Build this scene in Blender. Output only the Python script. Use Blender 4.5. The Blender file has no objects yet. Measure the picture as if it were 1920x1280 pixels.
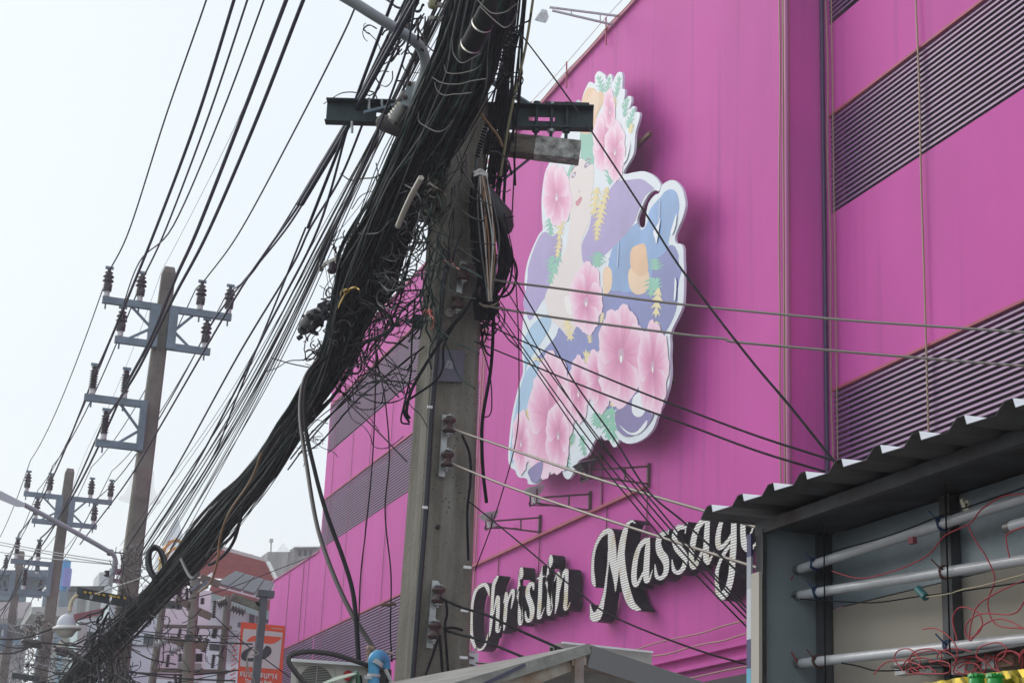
import bpy, bmesh, math, random
import numpy as np
from mathutils import Vector, Matrix, noise
from mathutils.geometry import tessellate_polygon
random.seed(7)
S = bpy.context.scene
COL = S.collection
# ------------------------------------------------------------------ camera
F = 3233.0
def nrm(v):
    v = np.array(v, float); return v / np.linalg.norm(v)
Zc = nrm([460, 10540, F]); Yc = nrm([-1200, -940, F]); Yc = nrm(Yc - Zc * np.dot(Yc, Zc))
Xc = np.cross(Yc, Zc)
if Xc[0] < 0: Xc = -Xc
EYE = np.array([0, 0, 1.6])
right = Vector((Xc[0], Yc[0], Zc[0])); up = Vector((Xc[1], Yc[1], Zc[1])); fwd = Vector((Xc[2], Yc[2], Zc[2]))
cam_d = bpy.data.cameras.new('camera'); cam = bpy.data.objects.new('camera', cam_d); COL.objects.link(cam)
M = Matrix((right, up, -fwd)).transposed().to_4x4(); M.translation = Vector(EYE); cam.matrix_world = M
cam_d.sensor_width = 36; cam_d.lens = 36 * F / 1920; cam_d.clip_end = 2000; cam_d.clip_start = 0.1
S.camera = cam
# ------------------------------------------------------------------ sky, sun, exposure
SUN = nrm([-0.50, 0.74, 0.62])          # direction towards the sun
w = bpy.data.worlds.new('World'); S.world = w; w.use_nodes = True
nt = w.node_tree; bg = nt.nodes['Background']
sky = nt.nodes.new('ShaderNodeTexSky'); sky.sky_type = 'NISHITA'; sky.sun_disc = False
sky.sun_elevation = math.asin(SUN[2]); sky.sun_rotation = math.atan2(SUN[0], SUN[1])
sky.air_density = 1.6; sky.dust_density = 4.0; sky.ozone_density = 1.5
mixw = nt.nodes.new('ShaderNodeMixRGB'); mixw.inputs[0].default_value = 0.84
mixw.inputs[2].default_value = (8.1, 8.75, 9.35, 1)        # thin bright overcast
tcw = nt.nodes.new('ShaderNodeTexCoord'); cn_ = nt.nodes.new('ShaderNodeTexNoise'); cn_.inputs['Scale'].default_value = 2.2; cn_.inputs['Detail'].default_value = 4
mrw = nt.nodes.new('ShaderNodeMapRange'); mrw.inputs[1].default_value = .3; mrw.inputs[2].default_value = .7; mrw.inputs[3].default_value = .76; mrw.inputs[4].default_value = .92
nt.links.new(tcw.outputs['Generated'], cn_.inputs['Vector']); nt.links.new(cn_.outputs['Fac'], mrw.inputs[0]); nt.links.new(mrw.outputs[0], mixw.inputs[0])
nt.links.new(sky.outputs[0], mixw.inputs[1]); nt.links.new(mixw.outputs[0], bg.inputs[0])
bg.inputs[1].default_value = 0.11
sl = bpy.data.lights.new('sun', 'SUN'); sl.energy = 1.1; sl.angle = math.radians(34); sl.color = (1, .96, .9)
so = bpy.data.objects.new('sun', sl); COL.objects.link(so)
so.rotation_euler = Vector(SUN).to_track_quat('Z', 'Y').to_euler()
S.view_settings.view_transform = 'Standard'; S.view_settings.look = 'None'
S.view_settings.exposure = 0.08; S.view_settings.gamma = 1
S.cycles.volume_bounces = 1; S.cycles.max_bounces = 5; S.cycles.diffuse_bounces = 3
# ------------------------------------------------------------------ helpers
def ray(px, py):
    d = np.array([px - 960, 640 - py, F]); return np.array([d @ Xc, d @ Yc, d @ Zc])
def P(px, py, X=None, Y=None, Z=None):
    """the point of the plane X=.., Y=.. or Z=.. that shows at photo pixel px,py"""
    r = ray(px, py)
    t = X / r[0] if X is not None else (Y / r[1] if Y is not None else (Z - 1.6) / r[2])
    return Vector(EYE + r * t)
def V(*a): return Vector(a)

MATS = {}
def mat(name, c, rough=.7, metal=0., var=.0, scale=3., bump=0., bscale=20., streak=None, c2=None, spec=.5, stretch=(1, 1, 1), alpha=None, emit=None):
    if name in MATS: return MATS[name]
    m = bpy.data.materials.new(name); m.use_nodes = True; N = m.node_tree.nodes; L = m.node_tree.links
    b = N['Principled BSDF']; b.inputs['Roughness'].default_value = rough; b.inputs['Metallic'].default_value = metal
    b.inputs['Base Color'].default_value = (*c, 1); b.inputs['Specular IOR Level'].default_value = spec
    if var or c2 or bump:
        tc = N.new('ShaderNodeTexCoord'); mp = N.new('ShaderNodeMapping'); mp.inputs['Scale'].default_value = stretch
        geo = N.new('ShaderNodeNewGeometry'); L.new(geo.outputs['Position'], mp.inputs[0])
    if var or c2:
        n = N.new('ShaderNodeTexNoise'); n.inputs['Scale'].default_value = scale; n.inputs['Detail'].default_value = 6; n.inputs['Roughness'].default_value = .62
        L.new(mp.outputs[0], n.inputs['Vector'])
        r = N.new('ShaderNodeValToRGB'); r.color_ramp.elements[0].position = .3; r.color_ramp.elements[1].position = .72
        a = c2 if c2 else tuple(max(0, x * (1 - var)) for x in c); bb = c if c2 else tuple(min(1, x * (1 + var)) for x in c)
        r.color_ramp.elements[0].color = (*a, 1); r.color_ramp.elements[1].color = (*bb, 1)
        L.new(n.outputs['Fac'], r.inputs[0]); L.new(r.outputs[0], b.inputs['Base Color'])
    if bump:
        n2 = N.new('ShaderNodeTexNoise'); n2.inputs['Scale'].default_value = bscale; n2.inputs['Detail'].default_value = 5
        L.new(mp.outputs[0], n2.inputs['Vector'])
        bp = N.new('ShaderNodeBump'); bp.inputs['Strength'].default_value = bump; bp.inputs['Distance'].default_value = .02
        L.new(n2.outputs['Fac'], bp.inputs['Height']); L.new(bp.outputs[0], b.inputs['Normal'])
    if alpha is not None:
        b.inputs['Alpha'].default_value = alpha
    MATS[name] = m; return m

def wloc(o):
    v = Vector(o.location)
    while o.parent: o = o.parent; v += Vector(o.location)
    return v
def tag(o, label=None, cat=None, group=None, kind=None):
    if label: o['label'] = label
    if cat: o['category'] = cat
    if group: o['group'] = group
    if kind: o['kind'] = kind
    return o
def empty(name, loc, label=None, cat=None, group=None, parent=None):
    o = bpy.data.objects.new(name, None); COL.objects.link(o); o.empty_display_size = .3
    if parent: o.parent = parent; o.location = Vector(loc) - wloc(parent)
    else: o.location = loc
    return tag(o, label, cat, group)
def copy_tree(o, parent=None):
    c = o.copy(); COL.objects.link(c)
    if parent: c.parent = parent
    for ch in list(o.children): copy_tree(ch, c)
    return c

def spline(pts, seg=8):
    """Catmull-Rom through the points (any dimension)"""
    p = [np.array(q, float) for q in pts]
    if len(p) < 3: return [p[0] + (p[1] - p[0]) * t for t in np.linspace(0, 1, seg + 1)]
    p = [2 * p[0] - p[1]] + p + [2 * p[-1] - p[-2]]
    out = []
    for i in range(1, len(p) - 2):
        a, b, c, d = p[i - 1:i + 3]
        for k in range(seg):
            t = k / seg
            out.append(.5 * ((2 * b) + (c - a) * t + (2 * a - 5 * b + 4 * c - d) * t * t + (3 * b - a - 3 * c + d) * t ** 3))
    out.append(p[-2]); return out

class MB:
    def __init__(s): s.v = []; s.f = []; s.smooth = []
    def add(s, vs, fs, smooth=False):
        o = len(s.v); s.v.extend(tuple(map(float, q)) for q in vs)
        for f in fs: s.f.append(tuple(i + o for i in f)); s.smooth.append(smooth)
        return s
    def hexa(s, c8):   # bottom ring 4, top ring 4
        return s.add(c8, [(3, 2, 1, 0), (4, 5, 6, 7), (0, 1, 5, 4), (1, 2, 6, 5), (2, 3, 7, 6), (3, 0, 4, 7)])
    def box(s, c, size, rot=None):
        hx, hy, hz = [q / 2 for q in size]; c = Vector(c)
        vs = [Vector(q) for q in ((-hx, -hy, -hz), (hx, -hy, -hz), (hx, hy, -hz), (-hx, hy, -hz), (-hx, -hy, hz), (hx, -hy, hz), (hx, hy, hz), (-hx, hy, hz))]
        if rot: vs = [rot @ q for q in vs]
        return s.hexa([q + c for q in vs])
    def mm(s, a, b):   # box from min to max
        a, b = Vector(a), Vector(b); return s.box((a + b) / 2, b - a)
    def bar(s, a, b, w, h, upv=(0, 0, 1)):   # rectangular bar from a to b; w sideways, h along up
        a, b = Vector(a), Vector(b); d = (b - a).normalized(); u = Vector(upv)
        if abs(d.dot(u)) > .98: u = Vector((0, 1, 0))
        r = d.cross(u).normalized(); u = r.cross(d).normalized()
        q = [(-1, -1), (1, -1), (1, 1), (-1, 1)]
        return s.hexa([a + r * (x * w / 2) + u * (y * h / 2) for x, y in q] + [b + r * (x * w / 2) + u * (y * h / 2) for x, y in q])
    def tube(s, pts, r, sides=6, cap=True):
        pts = [np.array(p, float) for p in pts]; n = len(pts)
        rad = r if hasattr(r, '__len__') else [r] * n
        ref = np.array([0., 0., 1.]); t0 = nrm(pts[1] - pts[0])
        if abs(t0 @ ref) > .9: ref = np.array([1., 0, 0])
        u = nrm(np.cross(t0, ref)); vs = []
        for i in range(n):
            t = pts[min(i + 1, n - 1)] - pts[max(i - 1, 0)]; l = np.linalg.norm(t)
            t = t / l if l > 1e-9 else t0
            u = u - t * (u @ t); lu = np.linalg.norm(u)
            u = u / lu if lu > 1e-6 else nrm(np.cross(t, [.3, .5, .8])); w_ = np.cross(t, u)
            for k in range(sides):
                a = 2 * math.pi * k / sides; vs.append(pts[i] + (u * math.cos(a) + w_ * math.sin(a)) * rad[i])
        fs = [(i * sides + k, i * sides + (k + 1) % sides, (i + 1) * sides + (k + 1) % sides, (i + 1) * sides + k) for i in range(n - 1) for k in range(sides)]
        s.add(vs, fs, True)
        if cap: s.add([vs[k] for k in range(sides)] + [vs[(n - 1) * sides + k] for k in range(sides)], [tuple(range(sides - 1, -1, -1)), tuple(range(sides, 2 * sides))])
        return s
    def lathe(s, base, axis, prof, sides=14):
        """prof: list of (height along the axis, radius)"""
        base = np.array(base, float); ax = nrm(axis)
        return s.tube([base + ax * h for h, r in prof], [max(r, 1e-4) for h, r in prof], sides)
    def poly(s, loops, nrm_off=None, thick=None, mapf=None):
        """flat polygon with holes in 2D, mapped to 3D by mapf(x, y, depth); thick extrudes"""
        ll = [[Vector((x, y, 0)) for x, y in lp] for lp in loops]
        tris = tessellate_polygon(ll); flat = [q for lp in ll for q in lp]
        s.add([mapf(q.x, q.y, 0) for q in flat], [tuple(t) for t in tris])
        if thick is not None:
            for lp in ll:
                n = len(lp)
                s.add([mapf(q.x, q.y, 0) for q in lp] + [mapf(q.x, q.y, thick) for q in lp], [(i, (i + 1) % n, n + (i + 1) % n, n + i) for i in range(n)])
            s.add([mapf(q.x, q.y, thick) for q in flat], [tuple(t) for t in tris])
        return s
    def build(s, name, m, parent=None, label=None, cat=None, group=None, kind=None, origin=None, fixn=True):
        if parent is not None: org = wloc(parent) if origin is None else Vector(origin)
        elif origin is not None: org = Vector(origin)
        else:
            a = np.array(s.v); org = Vector(((a[:, 0].min() + a[:, 0].max()) / 2, (a[:, 1].min() + a[:, 1].max()) / 2, a[:, 2].min()))
        me = bpy.data.meshes.new(name)
        me.from_pydata([(x - org.x, y - org.y, z - org.z) for x, y, z in s.v], [], s.f)
        me.polygons.foreach_set('use_smooth', s.smooth)
        if fixn and len(s.f) < 30000:
            bm = bmesh.new(); bm.from_mesh(me); bmesh.ops.recalc_face_normals(bm, faces=bm.faces); bm.to_mesh(me); bm.free()
        me.materials.append(m); me.update()
        o = bpy.data.objects.new(name, me); COL.objects.link(o)
        if parent is not None: o.parent = parent; o.location = org - wloc(parent)
        else: o.location = org
        return tag(o, label, cat, group, kind)
def part(name, m, parent, fn, **k):
    b = MB(); fn(b); return b.build(name, m, parent, **k)

# ------------------------------------------------------------------ materials
PINK = mat('pink_paint', (.61, .089, .40), .64, spec=.16, var=.09, scale=.35, bump=.5, bscale=.7, stretch=(1, 1, .45))
def streaks(m, col, amt, sc=(3., 3., .12), lo=.55):
    """dirt running down a wall"""
    N = m.node_tree.nodes; L = m.node_tree.links; b = N['Principled BSDF']
    src = b.inputs['Base Color'].links[0].from_socket
    geo = N.new('ShaderNodeNewGeometry'); mp = N.new('ShaderNodeMapping'); mp.inputs['Scale'].default_value = sc
    L.new(geo.outputs['Position'], mp.inputs[0]); n = N.new('ShaderNodeTexNoise'); n.inputs['Scale'].default_value = 1; n.inputs['Detail'].default_value = 5
    L.new(mp.outputs[0], n.inputs['Vector']); r = N.new('ShaderNodeValToRGB'); r.color_ramp.elements[0].position = lo; r.color_ramp.elements[1].position = .8
    r.color_ramp.elements[0].color = (0, 0, 0, 1); r.color_ramp.elements[1].color = (amt, amt, amt, 1)
    L.new(n.outputs['Fac'], r.inputs[0]); mx = N.new('ShaderNodeMixRGB'); L.new(r.outputs[0], mx.inputs[0]); L.new(src, mx.inputs[1]); mx.inputs[2].default_value = (*col, 1)
    L.new(mx.outputs[0], b.inputs['Base Color'])
streaks(PINK, (.38, .07, .27), .62)
LOUV = mat('louver_paint', (.22, .09, .25), .38, var=.12, scale=2, spec=.35)
LDARK = mat('louver_dark_backing', (.05, .02, .05), .9)  # dark purple backing board seen between the slats
COPE = mat('red_brown_trim', (.42, .07, .12), .6, var=.2, scale=4)
CONC = mat('pole_concrete', (.225, .205, .165), .9, var=.0, c2=(.085, .078, .064), scale=2.6, bump=.9, bscale=34, stretch=(1, 1, .5))
streaks(CONC, (.30, .30, .27), .8, (9, 9, .5), .5)
def pits(m):
    N = m.node_tree.nodes; L = m.node_tree.links; b = N['Principled BSDF']; src = b.inputs['Base Color'].links[0].from_socket
    geo = N.new('ShaderNodeNewGeometry'); v = N.new('ShaderNodeTexVoronoi'); v.inputs['Scale'].default_value = 26; L.new(geo.outputs['Position'], v.inputs['Vector'])
    n = N.new('ShaderNodeTexNoise'); n.inputs['Scale'].default_value = 3; L.new(geo.outputs['Position'], n.inputs['Vector'])
    t = N.new('ShaderNodeMath'); t.operation = 'MULTIPLY'; t.inputs[1].default_value = .26; L.new(n.outputs['Fac'], t.inputs[0])
    a = N.new('ShaderNodeMath'); a.operation = 'LESS_THAN'; L.new(v.outputs['Distance'], a.inputs[0]); L.new(t.outputs[0], a.inputs[1])
    mx = N.new('ShaderNodeMixRGB'); L.new(a.outputs[0], mx.inputs[0]); L.new(src, mx.inputs[1]); mx.inputs[2].default_value = (.06, .055, .045, 1)
    rn = N.new('ShaderNodeTexNoise'); rn.inputs['Scale'].default_value = 1.1; rn.inputs['Detail'].default_value = 3; L.new(geo.outputs['Position'], rn.inputs['Vector'])
    rr = N.new('ShaderNodeValToRGB'); rr.color_ramp.elements[0].position = .58; rr.color_ramp.elements[1].position = .74; rr.color_ramp.elements[0].color = (0, 0, 0, 1); rr.color_ramp.elements[1].color = (.5, .5, .5, 1); L.new(rn.outputs['Fac'], rr.inputs[0])
    m2 = N.new('ShaderNodeMixRGB'); L.new(rr.outputs[0], m2.inputs[0]); L.new(mx.outputs[0], m2.inputs[1]); m2.inputs[2].default_value = (.20, .13, .075, 1); L.new(m2.outputs[0], b.inputs['Base Color'])
pits(CONC)
CONCF = mat('far_pole_concrete', (.27, .25, .215), .9, c2=(.13, .12, .105), scale=1.5, bump=.2, bscale=20)
BLACK = mat('black_cable', (.012, .013, .016), .8, var=.4, scale=9, spec=.1)
GREENB = mat('greenish_black_cable', (.024, .042, .038), .8, var=.4, scale=9, spec=.12)
GREYC = mat('grey_cable', (.10, .11, .115), .65, var=.35, scale=9, spec=.3)
LIGHTC = mat('pale_cable', (.42, .42, .40), .6)
BLUEC = mat('navy_wire', (.03, .045, .10), .4)
BARE = mat('aluminium_wire', (.27, .24, .215), .4, metal=.4)
REDC = mat('red_flex', (.42, .035, .05), .5)
YELC = mat('yellow_flex', (.65, .42, .03), .5)
OCHRE = mat('ochre_flex', (.22, .12, .045), .5)
STEELB = mat('blue_grey_galvanised', (.18, .24, .29), .55, metal=.25, var=.25, scale=3, bump=.1)
STEELD = mat('dark_steel', (.035, .055, .06), .6, metal=.3, var=.4, scale=6)
GALV = mat('galvanised', (.42, .44, .44), .45, metal=.5, var=.25, scale=12)
PIPEG = mat('lamp_arm_paint', (.34, .39, .39), .5, var=.15, scale=4)
PORC = mat('brown_porcelain', (.022, .014, .02), .25)
PORCW = mat('white_collar', (.55, .55, .55), .5)
WOOD = mat('weathered_beam', (.22, .19, .15), .9, c2=(.07, .055, .045), scale=7, bump=.7, bscale=30, stretch=(.5, 1, 3))
BEAMW = mat('peeling_white_paint', (.6, .6, .57), .9, c2=(.06, .055, .05), scale=16, bump=.5)
BLKM = mat('black_return', (.009, .009, .013), .5, spec=.2)
WHITE = mat('white_paint', (.75, .76, .76), .6, var=.08, scale=3)
RUSTB = mat('rusty_cream_paint', (.40, .38, .33), .75, c2=(.20, .085, .03), scale=9, bump=.2)
ASPH = mat('asphalt', (.09, .09, .09), .95, var=.2, scale=3)
# ------------------------------------------------------------------ ground
def flat(name, x0, x1, y0, y1, z, m, kind='structure'):
    return MB().add([(x0, y0, z), (x1, y0, z), (x1, y1, z), (x0, y1, z)], [(0, 1, 2, 3)]).build(name, m, kind=kind)
flat('ground', -120, 120, -60, 230, -.02, mat('ground_dust', (.22, .20, .18), .95, var=.2, scale=.5))
flat('road', -9, 2.6, -55, 220, .0, ASPH)
MB().mm((2.75, -60, -.01), (13.2, 200, .14)).build('pavement', mat('pavement_concrete', (.30, .29, .27), .9, var=.2, scale=1.5), kind='structure')
MB().mm((2.6, -60, -.01), (2.748, 200, .15)).build('kerb', mat('kerb_concrete', (.42, .41, .38), .9, var=.2, scale=3), kind='structure')
for i in range(12):
    MB().add([(-3.3, -20 + i * 9, .006), (-3.15, -20 + i * 9, .006), (-3.15, -16 + i * 9, .006), (-3.3, -16 + i * 9, .006)], [(0, 1, 2, 3)]).build('lane_marking', WHITE, kind='structure')

hz = MB().mm((-121, -61, -1.0), (121, 231, 21.6)).build('haze', mat('haze_air', (1, 1, 1)), kind='stuff')
def haze_mat(m):
    N = m.node_tree.nodes; L = m.node_tree.links; N.remove(N['Principled BSDF'])
    v = N.new('ShaderNodeVolumePrincipled'); v.inputs['Color'].default_value = (.93, .96, 1, 1); v.inputs['Density'].default_value = .0016; v.inputs['Anisotropy'].default_value = .35
    L.new(v.outputs[0], N['Material Output'].inputs['Volume'])
haze_mat(MATS['haze_air'])

# ------------------------------------------------------------------ the pink building
W, WR = 13.3, 14.0; TOPM, TOPW = 19.93, 19.76
YR = 24.53; YM = P(890, 900, X=W).y; YL = 61.6; YE = P(508, 1110, X=WR).y; ZE = P(555, 1063, X=WR).z
bld = empty('pink_building', (W, YR, 0), 'tall magenta pink windowless building with dark louvre bands and a cut-out flower sign', 'building')
part('main_wall', PINK, bld, lambda b: b.mm((W, YR, 0), (26, YM, TOPM)))
bands = [(16.13, 17.98), (12.56, 14.37), (7.5, 9.42)]
sp = [(17.98, TOPW), (14.37, 16.13), (9.42, 12.56), (0, 7.5)]
for z0, z1 in sp:
    part('wall_panel', PINK, bld, lambda b: b.mm((WR, 4, z0), (WR + .5, YR - .002, z1)))
    hi = z1 if z1 < ZE + .3 else z1
    part('wall_panel', PINK, bld, lambda b: b.mm((WR, YM + .002, z0), (WR + .5, YL, z1)))
part('wall_panel', PINK, bld, lambda b: b.mm((WR, YL + .002, 9.42), (WR + .5, YE, ZE)))
part('wall_panel', PINK, bld, lambda b: b.mm((WR, YL + .002, 0), (WR + .5, YE, 7.5)))
part('rear_block', PINK, bld, lambda b: b.mm((WR + .52, 4, 0), (26.5, YL - .01, 19.7)).mm((WR + .52, YL, 0), (26.5, YE - .01, ZE - .05)))
# corner strips that close the louvre recesses
for y0, y1, zt in ((YL - .12, YL + .003, TOPW + .003), (YR - .23, YR - .004, TOPW + .003), (YE - .1, YE + .003, ZE + .003)): part('corner_strip', PINK, bld, lambda b: b.mm((WR - .003, y0, 0), (WR + .49, y1, zt)))
# louvre bands: backing, red-brown head trim, slats
def slat_mesh(L):
    b = MB(); t = .007
    prof = [(-.018, .034), (.042, .006), (.050, -.036), (.043, -.036), (.036, .002), (-.024, .028)]   # x outwards = -X
    n = len(prof)
    vs = [(-x, 0, z) for x, z in prof] + [(-x, L, z) for x, z in prof]
    b.add(vs, [(i, (i + 1) % n, n + (i + 1) % n, n + i) for i in range(n)] + [tuple(range(n)), tuple(range(2 * n - 1, n - 1, -1))])
    return b
for name, y0, y1, bset in (('right', 9.0, YR - .23, bands), ('left', YM + .002, YL - .12, bands), ('end', YL + .004, YE - .1, bands[2:])):
    for (z0, z1) in bset:
        lb = empty('louvre_band', (WR, y0, z0), parent=bld)
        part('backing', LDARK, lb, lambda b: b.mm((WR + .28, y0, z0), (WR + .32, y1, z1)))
        part('head_trim', COPE, lb, lambda b: b.mm((WR - .035, y0, z1 - .01), (WR + .02, y1, z1 + .035)))
        pitch = .0925; n = int((z1 - z0 - .03) / pitch); first = None
        for i in range(n):
            z = z1 - .06 - i * pitch
            if first is None:
                first = slat_mesh(y1 - y0 - .01).build('slat', LOUV, lb, origin=(0, 0, 0)); o = first
            else:
                o = first.copy(); COL.objects.link(o)
            o.location = V(WR + .045, y0 + .005, z) - wloc(lb)
# parapet coping, roof cable, conduits and joints
part('parapet_coping', mat('coping_pink', (.50, .13, .27), .6, var=.2, scale=3), bld, lambda b: b.mm((W - .07, YR - .06, TOPM), (W + .35, YM + .06, TOPM + .10)))
part('parapet_coping', MATS['coping_pink'], bld, lambda b: b.mm((WR - .06, YM + .07, TOPW), (WR + .3, YL + .05, TOPW + .07)))
part('parapet_coping', MATS['coping_pink'], bld, lambda b: b.mm((WR - .05, YL + .06, ZE + .004), (WR + .3, YE + .05, ZE + .05)))
GOLDT = mat('tan_conduit', (.34, .24, .16), .5, metal=.2)
def conduit(Xw, px, py, z0, z1, r=.012, m=GOLDT, wob=.0):
    y = P(px, py, X=Xw).y
    pts = [(Xw + random.uniform(-wob, wob) * .3, y + random.uniform(-wob, wob), z) for z in np.linspace(z0, z1, 2 if not wob else 14)]
    MB().tube(spline(pts, 4) if wob else pts, r, 5).build('conduit', m, bld)
for px, wb in ((1462, .03), (1470, .0), (1474, .02), (1481, .0)): conduit(W - .03, px, 500, 0, TOPM, .014, wob=wb)
part('corner_pipe', mat('mauve_pipe', (.45, .12, .30), .5), bld, lambda b: b.tube([(W - .07, P(1477, 500, X=W - .07).y, 0), (W - .07, P(1477, 500, X=W - .07).y, TOPM)], .04, 8))
part('drain_pipe', mat('dark_blue_pipe', (.05, .03, .10), .4), bld, lambda b: b.tube([(WR - .05, YR - .06, 0), (WR - .05, YR - .06, TOPW)], .035, 8))
conduit(WR - .05, 1557, 500, 0, TOPW, .014, wob=.05); conduit(WR - .05, 1563, 300, 0, TOPW, .012)
conduit(WR - .06, 1730, 420, 0, TOPW, .016, wob=.02)
for px in (888, 893, 900, 905): conduit(W - .04 if px > 892 else WR - .1, px, 760, 0, TOPM - .5, .022, mat('pinkish_conduit', (.45, .20, .20), .5), .0)
for px in (584, 615, 650, 684, 722):
    y = P(px, 1100 if px in (584, 615) else 900, X=WR).y
    conduit(WR - .025, px, 1000, 0, TOPW if y < YL else ZE, .009, mat('joint_rod', (.24, .07, .13), .6), .012)
for y in (64.0, 66.5): MB().tube([(WR - .02, y, 0), (WR - .02, y, ZE)], .012, 5).build('conduit', MATS['joint_rod'], bld)
# sloping ledge pipe above the lettering, with drop rods
zl = P(887, 1061, X=W - .06).z
part('ledge_pipe', COPE, bld, lambda b: b.bar((W - .06, P(884, 1061, X=W).y, zl), (W - .06, P(1214, 908, X=W).y, zl), .07, .06))
for px, py0 in ((935, 1045), (1012, 1000), (1138, 950), (1214, 915)):
    y = P(px, py0, X=W - .03).y
    MB().tube([(W - .03, y, zl), (W - .03, y + .01, zl - 1.2)], .014, 5).build('conduit', MATS['joint_rod'], bld)
MB().tube([(W - .03, P(1130, 950, X=W).y, zl), (W - .03, P(1126, 850, X=W).y, zl + 3)], .03, 5).build('conduit', MATS['mauve_pipe'], bld)
for z in (5.35, 5.12):
    part('base_cornice', PINK, bld, lambda b: b.mm((W - .12, P(1200, 1200, X=W).y - 18, z), (W - .002, P(1200, 1235, X=W).y + 6, z + .07)))
for k, z in enumerate((5.72, 5.5, 4.98)):
    MB().tube(spline([(W - .14, y, z + random.uniform(-.02, .02)) for y in np.linspace(22, 32, 14)], 4), .014, 5).build('conduit', GOLDT, bld)
# dark carport opening under the cornice
part('entrance_canopy', mat('dark_soffit', (.05, .045, .05), .8), bld, lambda b: b.mm((W - .8, 20, 4.45), (W - .01, 31, 4.70)))
part('entrance_opening', mat('dark_opening', (.012, .01, .012), .9), bld, lambda b: b.mm((W - .05, 18, .2), (W - .004, 32, 4.55)))
# roof edge cable with little posts
pts = [(W - .1, y, TOPM + .32 + .02 * math.sin(y)) for y in np.linspace(YR, YM, 20)]
part('roof_cable', GOLDT, bld, lambda b: b.tube(pts, .008, 4))
for y in np.linspace(YR + 1, YM - 1, 7): part('cable_post', COPE, bld, lambda b: b.tube([(W - .08, y, TOPM - .35), (W - .1, y, TOPM + .34)], .02, 5))
pts = spline([(W - .11, y, TOPM + .05 + random.uniform(-.03, .03)) for y in np.linspace(YR, YM, 24)], 3)
part('string_light', mat('ochre_cord', (.5, .32, .14), .5), bld, lambda b: b.tube(pts, .013, 5))

# ------------------------------------------------------------------ channel letters "Christin Massage"
def contour_loops(strokes, step):
    """outline of the union of variable-width pen strokes (x, y, r)"""
    disc = []
    for st in strokes:
        d = spline(st, 10); q = [d[0]]
        for p in d[1:]: q.append((q[-1] + p) / 2); q.append(p)
        disc += q
    D = np.array(disc); x0, y0 = (D[:, :2] - D[:, 2:3]).min(0) - 3 * step; x1, y1 = (D[:, :2] + D[:, 2:3]).max(0) + 3 * step
    xs = np.arange(x0, x1, step); ys = np.arange(y0, y1, step); GX, GY = np.meshgrid(xs, ys, indexing='ij'); fld = np.full(GX.shape, 1e9)
    for x, y, r in D: fld = np.minimum(fld, np.hypot(GX - x, GY - y) - max(r + 1.5, 1.5))
    nx, ny = fld.shape; ins = fld < 0; nxt = {}
    def pt(i, j, k, l):
        a, b = fld[i, j], fld[k, l]; t = a / (a - b); return (xs[i] + (xs[k] - xs[i]) * t, ys[j] + (ys[l] - ys[j]) * t)
    cells = np.argwhere((ins[:-1, :-1].astype(int) + ins[1:, :-1] + ins[1:, 1:] + ins[:-1, 1:]) % 4 != 0)
    pos = {}
    for i, j in cells:
        c = [(i, j), (i + 1, j), (i + 1, j + 1), (i, j + 1)]; s_ = [ins[a] for a in c]; ent = []; ext = []
        for k in range(4):
            a, b = c[k], c[(k + 1) % 4]
            if s_[k] != s_[(k + 1) % 4]:
                key = (min(a, b), max(a, b)); pos[key] = pt(*a, *b)
                (ext if s_[k] else ent).append((k, key))
        for k, key in ent:      # walk with the inside on one side
            best = min(ext, key=lambda e: (e[0] - k) % 4); nxt[key] = best[1]; ext = [e for e in ext if e is not best] or ext
    loops = []; seen = set()
    for k0 in list(nxt):
        if k0 in seen: continue
        lp = []; k = k0
        while k in nxt and k not in seen: seen.add(k); lp.append(pos[k]); k = nxt[k]
        if len(lp) > 6: loops.append(lp)
    out = []
    for lp in loops:
        sm = [tuple((np.array(lp[i - 1]) + np.array(lp[i]) * 2 + np.array(lp[(i + 1) % len(lp)])) / 4) for i in range(len(lp))]
        keep = [sm[0]]
        for i in range(1, len(sm) - 1):
            a, b, c = np.array(keep[-1]), np.array(sm[i]), np.array(sm[i + 1]); d1 = b - a; d2 = c - b
            cr = abs(d1[0] * d2[1] - d1[1] * d2[0]) / (np.linalg.norm(d1) * np.linalg.norm(d2) + 1e-9)
            if cr > .06 or np.linalg.norm(d1) > 14 * step: keep.append(sm[i])
        out.append(keep)
    return out
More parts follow.
